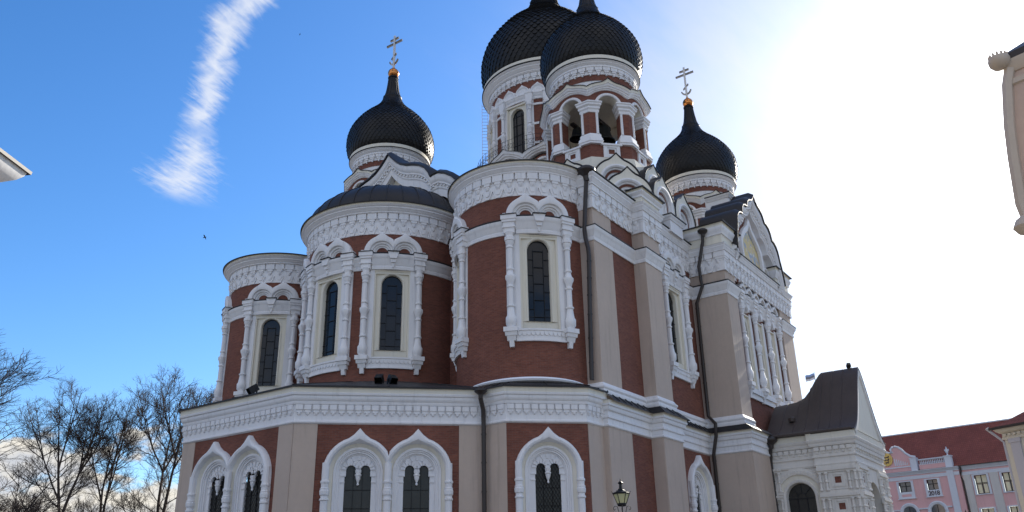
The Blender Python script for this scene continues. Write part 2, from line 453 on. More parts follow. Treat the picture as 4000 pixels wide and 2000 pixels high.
def cap_block(mb, c, hw, n, z0, z1):
    """stepped block of a capital: grows upward"""
    h = z1 - z0
    for k, (a, b, e) in enumerate(((0, .30, .72), (.30, .38, .86), (.38, .62, .76), (.62, .76, .9), (.76, 1, 1.))):
        mb.box(c - hw * e, c + hw * e, 0, n * e, z0 + h * a, z0 + h * b)
def corbel_tip(mb, c, z=12.1):
    mb.box(c - .30, c + .30, 0, .42, z + .68, z + .9); mb.box(c - .25, c + .25, 0, .37, z + .5, z + .68, taper=.05)
    mb.box(c - .19, c + .19, 0, .28, z + .28, z + .5, taper=.08); mb.box(c - .10, c + .10, 0, .2, z, z + .28, taper=.05)

def upper_window(T, name='window', grille=True):
    """tall round-headed window with cream panel, baluster columns and a double ogee top; returns list of (name, mesh) with [0] the window"""
    w_ = MB('cream', T)
    w_.arch_fill(-.93, .93, 12.95, 17.70, 0, 16.90, .585, 13.35, n=-.10)
    o = arc(0, 16.90, .585, 13.35)
    w_.loft([C3(o, -.10), C3(arc(0, 16.90, .575, 13.35), -.16), C3(arc(0, 16.90, .57, 13.35), -.36)])
    w_.face([(-.585, -.10, 13.35), (.585, -.10, 13.35), (.57, -.36, 13.35), (-.57, -.36, 13.35)])
    # inner frame moulding of the panel
    for a, b in ((-.93, -.86), (.86, .93)): w_.box(a, b, -.10, .03, 12.95, 17.62)
    w_.box(-.93, .93, -.10, .04, 17.50, 17.62); w_.box(-.93, .93, -.10, .07, 17.62, 17.70)
    w_.loft([C3(arc(0, 16.90, .68, 13.35), -.10), C3(arc(0, 16.90, .66, 13.35), -.07), C3(arc(0, 16.90, .62, 13.35), -.07), C3(arc(0, 16.90, .6, 13.35), -.10)])
    out = [(name, w_.mesh(name))]
    s = MB('white', T)
    for q in (-1, 1):
        s.box(q * 1.04 - .11, q * 1.04 + .11, 0, .07, 12.95, 17.70)
        s.box(q * 1.36 - .22, q * 1.36 + .22, 0, .05, 12.95, 17.70)
    s.box(-1.15, 1.15, 0, .09, 12.40, 12.95, 6)
    s.box(-1.15, 1.15, 0, .14, 12.86, 12.95, 6); s.box(-1.15, 1.15, 0, .12, 12.36, 12.44, 6)
    for k in range(11):
        c = -1.0 + .2 * k; s.poly([(c + .095 * math.cos(R(t)), 12.74 + .13 * math.sin(R(t))) for t in range(180, 361, 30)] + [(c + .095, 12.8), (c - .095, 12.8)], .09, .125)
    out.append(('window_surround', s.mesh('window_surround')))
    for q in (-1.36, 1.36):
        c = MB('white', T); c.lathe(q, .20, BALUSTER, 10); corbel_tip(c, q)
        cap_block(c, q, .34, .46, 17.70, 18.62)
        out.append(('column', c.mesh('column')))
    e = MB('white', T)
    e.prof(-1.08, 1.08, [(n + .10 if n else 0, z + (.12 if z > 18 else 0)) for n, z in BAND], 6)
    e.trap(0, .16, .27, 0, .42, 18.25, 18.62); e.trap(0, .10, .16, 0, .32, 18.05, 18.25); e.trap(0, .03, .09, 0, .24, 17.78, 18.05)
    e.use('roof')
    for a, b in ((-1.72, -1.0), (-.30, .30), (1.0, 1.72)): e.box(a, b, 0, .49, 18.62, 18.66, 2)
    e.box(-1.0, -.3, 0, .36, 18.55, 18.59, 2); e.box(.3, 1.0, 0, .36, 18.55, 18.59, 2)
    out.append(('lintel', e.mesh('lintel')))
    k = MB('white', T)
    for q in (-1, 1):
        cx = q * .60; cl = (-9, 0) if q < 0 else (0, 9)
        def oo(r, tip=0.): return arc(cx, 18.68, r, 18.66, 18, tip, cl, 24)
        lay = [(.90, 0, .20), (.90, .26, .20), (.86, .32, .18), (.70, .34, .05), (.60, .30, 0), (.56, .20, 0), (.48, .18, 0), (.46, .10, 0), (.38, .09, 0), (.36, .03, 0), (.30, .02, 0), (.30, -.02, 0)]
        k.loft([C3(oo(r, t), n) for r, n, t in lay])
        k.box(q * 1.58 - .07, q * 1.58 + .07, 0, .30, 18.66, 18.78)
    out.append(('ogee_arch', k.mesh('ogee_arch')))
    gl = MB('glass lead', T)
    gl.fi([gl.p((q, -.30, z)) for q, z in arc(0, 16.90, .572, 13.35)])
    gl.use('lead')
    for q in (-.27, .27): gl.box(q - .014, q + .014, -.30, -.27, 13.35, 17.0)
    for z in (13.62, 14.45, 15.28, 16.11, 16.94): gl.box(-.27, .27, -.30, -.27, z - .014, z + .014)
    for z in (14.0, 14.86, 15.7, 16.5):
        for q in (-1, 1): gl.box(q * .42 - .15, q * .42 + .15, -.30, -.27, z - .014, z + .014)
    gl.box(-.57, .57, -.30, -.27, 13.61, 13.64)
    gl.loft([C3(arc(0, 16.90, .572), -.27), C3(arc(0, 16.90, .54), -.27)])
    out.append(('pane', gl.mesh('pane')))
    return out

def place_window(parts, loc, rz):
    root = obj(parts[0][0], parts[0][1], CATH, loc, rz)
    for n, me in parts[1:]: obj(n, me, root)
    return root

def frieze_run(mb, L, z0, mods=None, zig=True, w0=.59, s0=0.):
    """one run of the bracket-and-zigzag frieze, z0 = bottom; about 1.35 high with zigzag, .5 without"""
    k = max(1, round(L / w0)); w = L / k
    zb = z0 + (.62 if zig else .10)
    # backing plates
    if zig: mb.box(s0, s0 + L, 0, .035, z0 + .03, zb, k)
    mb.box(s0, s0 + L, 0, .05, zb, zb + .60, k)
    for i in range(k):
        c = s0 + (i + .5) * w
        if zig:
            mb.poly([(c - .5 * w, z0 + .44), (c - .22 * w, z0 + .02), (c + .22 * w, z0 + .02), (c + .5 * w, z0 + .44), (c + .5 * w, z0 + .64), (c - .5 * w, z0 + .64)], 0, .10)
            mb.poly([(c - .30 * w, z0 + .46), (c - .14 * w, z0 + .18), (c + .14 * w, z0 + .18), (c + .30 * w, z0 + .46)], .10, .135)
            mb.lathe(c, .12, [(.02, zb - .16), (.075, zb - .11), (.10, zb - .02), (.11, zb + .04)], 7)
        else:
            mb.box(c - .10 * w, c + .10 * w, 0, .11, z0, zb)
        mb.box(c - .20 * w, c + .20 * w, 0, .12, zb, zb + .13)
        mb.box(c - .28 * w, c + .28 * w, 0, .16, zb + .13, zb + .26)
        mb.box(c - .435 * w, c + .435 * w, 0, .19, zb + .26, zb + .60)
        mb.box(c - .07 * w, c + .07 * w, .19, .193, zb + .38, zb + .40)
TOPC = [(0, 0), (.22, .01), (.25, .05), (.25, .12), (.30, .16), (.33, .24), (.42, .34), (.42, .42), (.50, .48), (.54, .56), (.50, .60), (.50, .72)]   # cornice over the frieze, z from its bottom

# ---- walls of the lower storey
LOW = [(33.3, 45.2), (31.9, 45.0), (29.45, 42.6), (29.45, 41.5), (23.65, 35.69), (23.65, 27.97), (29.45, 22.17), (29.45, 21.03), (31.95, 18.50), (33.3, 18.42)]
SIDE = [(33.3, 18.45), (33.3, 18.15), (37.65, 18.15), (37.65, 17.52), (39.85, 17.52), (39.85, 18.15), (44.85, 18.15), (44.85, 15.75), (56.7, 15.75), (57.0, 20)]

def lower_window(T, c, single=False):
    """half of the lower storey's ogee-headed windows: centred on s=0 in its own frame"""
    cl = c
    def o(r, zb=2.6, tip=0., zs=6.53, n=20): return arc(0, zs, r, zb, n, tip, cl, 17)
    w_ = MB('white cream', T)
    w_.loft([C3(o(1.47, tip=.36), 0), C3(o(1.47, tip=.36), .20), C3(o(1.43, tip=.36), .27), C3(o(1.34, tip=.3), .30), C3(o(1.26, tip=.12), .26), C3(o(1.22, tip=.04), .16), C3(o(1.20), .06)])
    w_.use('cream'); w_.loft([C3(o(1.20), .06), C3(o(1.04, zs=6.55), -.06)]); w_.use('white')
    w_.loft([C3(o(r, zs=6.55), n) for r, n in ((1.04, -.06), (1.03, -.02), (.94, -.02), (.92, -.08), (.88, -.08), (.87, -.14), (.80, -.14), (.79, -.22), (.745, -.22), (.745, -.45))])
    out = [('window', w_.mesh('window'))]
    # tympanum with two little arches
    t = MB('white', T); zs, n0 = 6.66, -.26
    for q in (-1, 1):
        cx = q * .30
        s0, s1 = (-.76, 0) if q < 0 else (0, .76)
        t.arch_fill(s0, s1, 6.40, 7.60, cx, 6.66, .205, 6.40, n=n0, seg=12)
        t.loft([C3(arc(cx, 6.66, .205), n0), C3(arc(cx, 6.66, .205), -.42)])
        for k in range(7):
            a = R(12 + 26 * k); ca, sa = -math.cos(a), math.sin(a)
            pts = [(cx + .20 * ca - .035 * sa, zs + .20 * sa + .035 * ca), (cx + .20 * ca + .035 * sa, zs + .20 * sa - .035 * ca), (cx + .40 * ca + .055 * sa, zs + .40 * sa - .055 * ca), (cx + .40 * ca - .055 * sa, zs + .40 * sa + .055 * ca)]
            t.poly(pts, n0, n0 + .06)
    for k in range(7):
        a = R(30 + 20 * k); ca, sa = -math.cos(a), math.sin(a)
        t.poly([(.52 * ca - .05 * sa, 6.55 + .52 * sa + .05 * ca), (.52 * ca + .05 * sa, 6.55 + .52 * sa - .05 * ca), (.72 * ca + .075 * sa, 6.55 + .72 * sa - .075 * ca), (.72 * ca - .075 * sa, 6.55 + .72 * sa + .075 * ca)], n0, n0 + .05)
    for q in (-1, 1):
        t.box(q * .66 - .10, q * .66 + .10, -.42, n0 + .02, 2.6, 6.40)
        for z in (6.40, 6.14): t.box(q * .66 - .11, q * .66 + .11, -.42, n0 + .06, z, z + .05)
    out.append(('tympanum', t.mesh('tympanum')))
    p = MB('white', T)
    p.lathe(0, -.22, [(.02, 6.02), (.05, 6.05), (.05, 6.10), (.03, 6.13), (.05, 6.18), (.10, 6.30), (.11, 6.40), (.14, 6.43), (.14, 6.48), (.10, 6.50), (.13, 6.58), (.13, 6.66)], 9)
    out.append(('pendant', p.mesh('pendant')))
    for q in (-1, 1):
        if q > 0 and cl and cl[1] < 2 and not single: pass
        x = q * 1.34
        if cl and not (cl[0] <= x <= cl[1]):
            if q < 0: continue
            x = cl[1]
        k = MB('white', T)
        k.lathe(x, .17, [(.15, 2.6), (.15, 5.35), (.19, 5.38), (.19, 5.44), (.15, 5.47), (.15, 5.56), (.19, 5.60), (.20, 5.70), (.205, 5.76), (.18, 5.80), (.19, 5.86), (.15, 5.9), (.16, 6.05), (.19, 6.08), (.19, 6.16), (.15, 6.19), (.15, 6.9)], 10)
        out.append(('column', k.mesh('column')))
    gl = MB('dim_glass iron', T)
    gl.face([(-.57, -.36, 2.6), (.57, -.36, 2.6), (.57, -.36, 6.9), (-.57, -.36, 6.9)])
    gl.use('iron')
    for q in (-.19, .19): gl.box(q - .012, q + .012, -.36, -.33, 2.6, 6.8)
    for z in (3.3, 4.2, 5.1, 5.85): gl.box(-.57, .57, -.36, -.33, z - .014, z + .014)
    out.append(('pane', gl.mesh('pane')))
    if grille_on[0]:
        gr = MB('iron', T)
        z = 2.2
        while z < 6.8:
            for q in (-1, 1):
                a, b = (-.56, z), (.56, z + 1.9)
                if q < 0: a, b = (.56, z), (-.56, z + 1.9)
                if b[1] > 6.85:
                    f = (6.85 - a[1]) / (b[1] - a[1]); b = (a[0] + (b[0] - a[0]) * f, 6.85)
                gr.T = None
                gr.tube([T(a[0], -.30, a[1]), T(b[0], -.30, b[1])], .009, 4)
            z += .24
        out.append(('grille', gr.mesh('grille')))
    return out
grille_on = [True]

# facet walls
def facet(a, b, items, z0=0., z1=8.56):
    """items: (s0,s1,material,[window centre])"""
    T, L = seg_frame(a, b)
    mb = MB('brick beige', T)
    for it in items:
        s0, s1, m = it[0], min(it[1], L), it[2]
        mb.use(m); n = .03 if m == 'beige' else 0.
        if len(it) > 3:
            mb.arch_fill(s0, s1, z0, z1, it[3], 6.53, 1.22, 2.6)
        else:
            mb.face([(s0, n, z0), (s1, n, z0), (s1, n, z1), (s0, n, z1)])
            if n: mb.face([(s1, n, z0), (s1, 0, z0), (s1, 0, z1), (s1, n, z1)]); mb.face([(s0, n, z0), (s0, 0, z0), (s0, 0, z1), (s0, n, z1)])
    return mb.build('lower_wall', CATH)
def phi_of(a, b):
    d = Vector(b) - Vector(a); return math.degrees(math.atan2(-d.x, d.y))
def put_low(a, b, cs, parts):
    d = (Vector(b) - Vector(a)).normalized()
    for c, ps in zip(cs, parts):
        place_window(ps, (a[0] + d.x * c, a[1] + d.y * c, 0), phi_of(a, b))
facet(LOW[3], LOW[4], [(0, 20, 'beige')])
facet(LOW[2], LOW[3], [(0, 20, 'beige')]); facet(LOW[1], LOW[2], [(0, 20, 'beige')]); facet(LOW[0], LOW[1], [(0, 20, 'beige')])
facet(LOW[4], LOW[5], [(0, .93, 'beige'), (.93, 3.86, 'brick', 2.65), (3.86, 6.79, 'brick', 5.07), (6.79, 20, 'beige')])
facet(LOW[5], LOW[6], [(0, .99, 'beige'), (.99, 4.015, 'brick', 2.78), (4.015, 7.04, 'brick', 5.25), (7.04, 20, 'beige')])
facet(LOW[6], LOW[7], [(0, 20, 'beige')])
facet(LOW[7], LOW[8], [(0, 20, 'brick', 1.81)])
facet(LOW[8], LOW[9], [(0, .12, 'brick'), (.12, 20, 'beige')])
facet(SIDE[0], SIDE[1], [(0, 20, 'beige')])
facet(SIDE[1], SIDE[2], [(0, 2.25, 'beige'), (2.25, 20, 'brick')])
facet(SIDE[2], SIDE[3], [(0, 20, 'beige')]); facet(SIDE[3], SIDE[4], [(0, 20, 'beige')]); facet(SIDE[4], SIDE[5], [(0, 20, 'beige')])
facet(SIDE[5], SIDE[6], [(0, 20, 'brick', 3.05)])
facet(SIDE[6], SIDE[7], [(0, 20, 'beige')]); facet(SIDE[7], SIDE[8], [(0, 20, 'beige')]); facet(SIDE[8], SIDE[9], [(0, 20, 'beige')])
wl_a = lower_window(FLAT, (-9, 1.215)); wl_b = lower_window(FLAT, (-1.205, 9)); wl_s = lower_window(FLAT, None, True)
put_low(LOW[4], LOW[5], (2.65, 5.07), (wl_a, wl_b))
grille_on[0] = False
wl_c = lower_window(FLAT, (-9, 1.24)); wl_d = lower_window(FLAT, (-1.23, 9))
put_low(LOW[5], LOW[6], (2.78, 5.25), (wl_c, wl_d))
put_low(LOW[7], LOW[8], (1.81,), (wl_s,)); put_low(SIDE[5], SIDE[6], (3.05,), (wl_s,))

# lower entablature
PL = [(0, 8.54), (.06, 8.56), (.10, 8.60), (.10, 8.66), (.05, 8.70), (.05, 9.36), (.13, 9.38), (.16, 9.44), (.16, 9.50), (.22, 9.56), (.25, 9.66), (.25, 9.72), (.31, 9.76), (.33, 9.84), (.30, 9.865)]
en = MB('white cream roof')
en.sweep(LOW, PL); en.use('cream'); en.sweep(LOW, [(.30, 9.865), (.30, 10.06), (.34, 10.07)])
en.use('white')
for i in range(3, len(LOW) - 1):
    T, L = seg_frame(LOW[i], LOW[i + 1])
    if L < .6: continue
    en.T = T; k = max(2, round(L / .35)); wd = L / k
    for j in range(k):
        c = (j + .5) * wd
        en.box(c - .40 * wd, c + .40 * wd, .05, .17, 9.14, 9.35); en.box(c - .34 * wd, c + .34 * wd, .05, .13, 9.02, 9.14); en.lathe(c, .06, [(.02, 8.90), (.07, 8.94), (.09, 9.02)], 6)
en.T = None
en.build('cornice', CATH)
se = MB('white cream roof')
PS = [(0, 8.54), (.06, 8.56), (.10, 8.60), (.10, 8.66), (.05, 8.70), (.05, 8.92), (.12, 8.96), (.12, 9.04), (.08, 9.07), (.08, 9.26), (.16, 9.30), (.20, 9.40), (.20, 9.46), (.26, 9.50), (.27, 9.58)]
se.sweep(SIDE[:9], PS); se.use('cream'); se.sweep(SIDE[:9], [(.25, 9.58), (.25, 9.72), (.29, 9.73)])
se.build('cornice', CATH)
UPS = [(33.15, 20.2), (33.15, 18.2), (37.4, 18.2), (37.4, 17.55), (39.3, 17.55), (39.3, 18.2), (44.8, 18.2), (44.8, 16.0), (46.4, 16.0), (46.4, 16.35), (54.5, 16.35), (54.5, 16.0), (56.7, 16.0), (57.0, 20)]
sk = MB('roof')
def two_sweep(mb, lo, hi, zlo, zhi, nlo, nhi):
    mb.loft([[(x, y, zlo) for x, y in offset(lo, nlo)], [(x, y, zhi) for x, y in offset(hi, nhi)]])
lo_ = [(33.3, 18.15), (37.65, 18.15), (37.65, 17.52), (39.85, 17.52), (39.85, 18.15), (44.85, 18.15), (44.85, 15.75), (56.9, 15.75)]
hi_ = [(33.15, 18.2), (37.4, 18.2), (37.4, 17.55), (39.3, 17.55), (39.3, 18.2), (44.8, 18.2), (44.8, 16.0), (56.7, 16.0)]
two_sweep(sk, lo_, hi_, 9.74, 10.16, .38, .02); two_sweep(sk, lo_, lo_, 9.70, 9.74, .385, .38)
# raised seams of the skirt roof
for i in (0, 2, 4):
    a, b = Vector(lo_[i]), Vector(lo_[i + 1]); k = int((b - a).length / .55)
    ha, hb = Vector(hi_[i]), Vector(hi_[i + 1])
    for j in range(1, k):
        p = a.lerp(b, j / k); q = ha.lerp(hb, j / k); d = (b - a).normalized(); n = Vector((d.y, -d.x))
        p2 = p + n * .38; q2 = q + n * .02
        sk.tube([(p2.x, p2.y, 9.77), (q2.x, q2.y, 10.19)], .022, 4)
sk.build('skirt_roof', CATH)
# apse roof: from the eaves up to the three cylinders
ar = MB('roof')
ar.sweep(LOW, [(.34, 10.07), (.42, 10.075), (.42, 10.12), (.40, 10.14)])
ev = offset(LOW, .41)
k0 = 4
def roof_patch(mb, line, c, r, z0, z1, sub=8):
    pts = []
    for i in range(len(line) - 1):
        for j in range(sub): pts.append(Vector(line[i]).lerp(Vector(line[i + 1]), j / sub))
    pts.append(Vector(line[-1]))
    top = []
    for p in pts:
        d = (p - Vector(c)).normalized() * r; top.append((c[0] + d.x, c[1] + d.y, z1))
    mb.loft([[(p.x, p.y, z0) for p in pts], top])
    for i in range(0, len(pts), 4):
        mb.tube([(pts[i].x, pts[i].y, z0 + .02), (top[i][0], top[i][1], z1 + .02)], .02, 4)
roof_patch(ar, ev[3:7], cC, rC - .05, 10.14, 11.75)
roof_patch(ar, ev[6:10], cR, rR - .05, 10.14, 10.50)
roof_patch(ar, ev[0:4], cL, rL - .05, 10.14, 10.62)
ar.build('apse_roof', CATH)
sn = MB('snow', None)
rg = [(cR[0] + r_ * math.cos(R(a)), cR[1] + r_ * math.sin(R(a)), z_) for a in (0,) for r_, z_ in ()]
prs = [(.02, 10.55), (.30, 10.60), (.36, 10.68), (.28, 10.77), (.02, 10.82)]
sn.loft([[(cR[0] + (rR + n * f) * math.cos(R(a)), cR[1] + (rR + n * f) * math.sin(R(a)), 10.42 + (z - 10.55) * f) for a, f in [(163 + 4.5 * i, math.sin(math.pi * i / 22) ** .4 if 0 < i < 22 else .01) for i in range(23)]] for n, z in prs])
tag(sn.build('snow_ridge'), 'strip of white snow lying along the foot of the right apse cylinder', 'snow')

# ---- three apse cylinders
def hole_rect(c, r): return (c - .93, c + .93, 12.95, 17.70)
def apse(c, r, rim, wins, a0, a1, name, dome):
    T = WCYL(c, r); S = lambda deg: R(deg) * r
    mb = MB('brick', T)
    mb.holed(S(a0), S(a1), 9.6, 20.6, [hole_rect(S(a), r) for a in wins], ds=.25)
    root = mb.build(name, CATH)
    # band between the windows
    edges = []
    cur = a0
    for a in sorted(wins):
        h = math.degrees(1.1 / r); edges.append((cur, a - h)); cur = a + h
    edges.append((cur, a1))
    for e0, e1 in edges:
        if e1 - e0 < 1: continue
        b = MB('white roof', T); b.prof(S(e0), S(e1), BAND, max(2, int((e1 - e0) / 3)))
        b.use('roof'); b.prof(S(e0), S(e1), [(0, 18.45), (.26, 18.41), (.28, 18.43), (.28, 18.46), (0, 18.60)], max(2, int((e1 - e0) / 3)))
        b.build('string_course', root)
    f = MB('white', T); L = S(a1) - S(a0)
    frieze_run(f, L, Z_FB, s0=S(a0), w0=.555)
    f.build('frieze', root).location = (0, 0, 0)
    cn = MB('white cream roof', T); z = Z_FB + 1.21; sc = (rim - r) / .60
    cn.prof(S(a0), S(a1), [(n * sc, z + q * .50 / .72 * 1.0) for n, q in TOPC[:-2]], int((a1 - a0) / 2.5), False)
    cn.use('cream'); cn.prof(S(a0), S(a1), [(.50 * sc, z + .417), (.50 * sc, z + .50), (.54 * sc, z + .51)], int((a1 - a0) / 2.5), False)
    cn.use('roof'); cn.prof(S(a0), S(a1), [(.54 * sc, z + .51), (.60 * sc, z + .515), (.61 * sc, z + .56), (.3 * sc, z + .62), (-r * .96, z + (.70 if dome else 1.1))], int((a1 - a0) / 2.5), False)
    cn.build('cornice', root).location = (0, 0, 0)
    if dome:
        dm = MB('roof', WCYL(c, r)); zt = z + .52; rr = rim - .34; k = 40
        h = 2.65
        pr = [(rr * math.cos(R(t)) - r, zt + h * math.sin(R(t))) for t in range(0, 91, 6)]
        dm.prof(S(a0 - 8), S(a1 + 8), pr, 60, False)
        a = a0
        while a < a1:
            T2 = [((c[0] + (r + n) * math.cos(R(a))), (c[1] + (r + n) * math.sin(R(a))), q + .02) for n, q in pr[:-1]]
            dm.T = None; dm.tube(T2, .035, 5); dm.T = WCYL(c, r); a += 10.6
        dm.build('half_dome', root).location = (0, 0, 0)
    return root
apse(cC, rC, 5.34, (135, 180, 225), 92, 268, 'central_apse', True)
apse(cR, rR, 4.06, (135, 225), 88, 272, 'side_apse', False)
apse(cL, rL, 4.18, (135, 217), 88, 272, 'side_apse', False)
uwC = upper_window(CYL(rC)); uwR = upper_window(CYL(rR)); uwL = upper_window(CYL(rL)); uwF = upper_window(FLAT)
for a in (135, 180, 225): place_window(uwC, (*cC, 0), a)
for a in (135, 225): place_window(uwR, (*cR, 0), a)
for a in (135, 217): place_window(uwL, (*cL, 0), a)
place_window(uwF, (42.0, 18.2, 0), 270)

# ---- east wall behind the apses and the body
bd = MB('brick')
bd.T = WALL((33.3, 32.06), 180); bd.holed(-13.5, 13.0, 10, 21.6, [])
bd.T = None
bd.build('east_wall', CATH)

# ---- side wall, upper part
sw = MB('brick beige')
def wseg(a, b, m, z0, z1, holes=(), n=0.):
    T, L = seg_frame(a, b); sw.T = T; sw.use(m); sw.holed(0, L, z0, z1, list(holes), n); sw.T = None
wseg((33.15, 20.4), (33.15, 18.2), 'beige', 10.1, 19.5); wseg((33.15, 18.2), (35.04, 18.2), 'beige', 10.1, 19.5)
wseg((35.04, 18.2), (37.4, 18.2), 'brick', 10.1, 19.5, n=-.03)
wseg((37.4, 18.23), (37.4, 17.55), 'beige', 10.1, 19.5); wseg((37.4, 17.55), (39.3, 17.55), 'beige', 10.1, 19.5); wseg((39.3, 17.55), (39.3, 18.2), 'beige', 10.1, 19.5)
wseg((39.3, 18.2), (44.8, 18.2), 'brick', 10.1, 19.6, [(2.7 - .93, 2.7 + .93, 12.95, 17.7)])
sw.build('side_wall', CATH)
tw = sw = MB('beige brick cream')
wseg((44.8, 18.25), (44.8, 16.0), 'beige', 10.1, 19.3); wseg((44.8, 16.0), (46.4, 16.0), 'beige', 10.1, 19.3); wseg((46.4, 16.0), (46.4, 16.35), 'beige', 10.1, 19.3)
TW = [(49.05 + 0 - .0, )]
TWC = [48.35, 50.65, 52.95]
wseg((46.4, 16.35), (54.5, 16.35), 'brick', 10.1, 19.3, [(c - 46.4 - .62, c - 46.4 + .62, 12.6, 17.35) for c in TWC])
wseg((54.5, 16.35), (54.5, 16.0), 'beige', 10.1, 19.3); wseg((54.5, 16.0), (56.7, 16.0), 'beige', 10.1, 19.3); wseg((56.7, 16.0), (57.0, 45), 'beige', 10.1, 21.5)
tw.build('transept_wall', CATH)

tm = MB('white roof')
tm.sweep(UPS, [(n, z - .02) for n, z in BAND[:-1]] + [(0, 18.40)])
tm.use('roof'); tm.sweep(UPS, [(0, 18.42), (.25, 18.385), (.27, 18.39), (.27, 18.43), (0, 18.56)])
tm.build('string_course', CATH)
bm_ = MB('white')
bm_.sweep(UPS[:9], [(0, 10.02), (.10, 10.03), (.13, 10.10), (.13, 10.20), (.10, 10.26), (.16, 10.34), (.16, 10.40), (.08, 10.47), (.03, 10.58), (0, 10.60)])
bm_.build('base_moulding', CATH)
# frieze and top cornice of the side wall
FRP = [(33.15, 20.2), (33.15, 18.2), (37.4, 18.2)]
FRP2 = [(37.4, 18.2), (37.4, 17.55), (39.3, 17.55), (39.3, 18.2), (44.8, 18.2)]
FRP3 = [(44.8, 18.2), (44.8, 16.0), (56.7, 16.0), (56.7, 17.5)]
def frieze_line(poly, z0, zig=True):
    f = MB('white'); d0 = (.05)
    for i in range(len(poly) - 1):
        T, L = seg_frame(poly[i], poly[i + 1]); f.T = T; frieze_run(f, L, z0, zig=zig)
    f.T = None; f.sweep(poly, [(0, z0 + 1.21), (.25, z0 + 1.22), (.25, z0 + 1.225)])
    for i in range(1, len(poly) - 1):
        p = Vector(poly[i]); d1 = (p - Vector(poly[i - 1])).normalized(); d2 = (Vector(poly[i + 1]) - p).normalized()
        if d1.x * d2.y - d1.y * d2.x < .3: continue
        zb = z0 + .62
        f.sweep([tuple(p - d1 * .16), tuple(p), tuple(p + d2 * .16)], [(.01, zb - .004), (.124, zb - .004), (.124, zb + .126), (.164, zb + .126), (.164, zb + .256), (.194, zb + .256), (.194, zb + .594), (.01, zb + .594)])
        f.sweep([tuple(p - d1 * .22), tuple(p), tuple(p + d2 * .22)], [(.01, z0 + .015), (.105, z0 + .015), (.105, zb + .016), (.01, zb + .016)])
    return f.build('frieze', CATH)
frieze_line(FRP, 19.42); frieze_line(FRP2, 19.36); frieze_line(FRP3, 19.10)
tc_ = MB('white cream roof')
def topcorn(poly, z, h, extra=None, nmax=.42):
    sc = nmax / .54
    tc_.use('white'); tc_.sweep(poly, [(n * sc, z + q * h / .72) for n, q in TOPC[:-2]])
    zz = z + h * .83
    if extra:
        tc_.use('cream'); tc_.sweep(poly, [(.5 * sc, zz), (.12, zz + .06), (.12, zz + extra * .45)])
        tc_.use('white'); tc_.sweep(poly, [(.12, zz + extra * .45), (.20, zz + extra * .47), (.22, zz + extra * .6), (.26, zz + extra * .64), (.34, zz + extra * .78), (.34, zz + extra * .84)])
        tc_.use('cream'); tc_.sweep(poly, [(.30, zz + extra * .84), (.30, zz + extra), (.36, zz + extra + .01)])
        tc_.use('roof'); tc_.sweep(poly, [(.36, zz + extra), (.44, zz + extra + .01), (.45, zz + extra + .06), (-.6, zz + extra + .16)])
    else:
        tc_.use('roof'); tc_.sweep(poly, [(.5 * sc, zz), (.58 * sc, zz + .01), (.6 * sc, zz + .05), (-1.2, zz + .25)])
topcorn(FRP, 20.65, .72)
topcorn(FRP2[:4], 20.55, .6, .80, .36); topcorn(FRP2[3:], 20.58, .66, None, .38)
topcorn([(44.8, 18.6), (44.8, 16.0), (46.9, 16.0), (46.9, 16.5)], 20.32, .55, 1.28, .34)
topcorn([(46.9, 16.0), (54.3, 16.0)], 20.32, .55, None, .34)
topcorn([(54.3, 16.5), (54.3, 16.0), (56.7, 16.0), (56.7, 18)], 20.32, .55, 1.28, .34)
tc_.build('cornice', CATH)
# blocks standing on the parapet
pb = MB('white roof')
def pblock(p, q, z0, z1):
    pb = MB('white roof')
    pb.use('white'); po = [(p[0], q[1]), p, (q[0], p[1]), q]
    pb.sweep(po, [(0, z0), (0, z1 - .3), (.06, z1 - .28), (.10, z1 - .15), (.16, z1 - .1), (.16, z1)])
    pb.use('roof'); pb.sweep(po, [(.16, z1), (.22, z1), (.22, z1 + .05), (-.8, z1 + .3)]); pb.build('parapet_block', CATH)
pblock((41.6, 17.72), (43.3, 18.9), 21.0, 22.0)
pblock((50.1, 17.0), (51.7, 18.6), 24, 26.55)

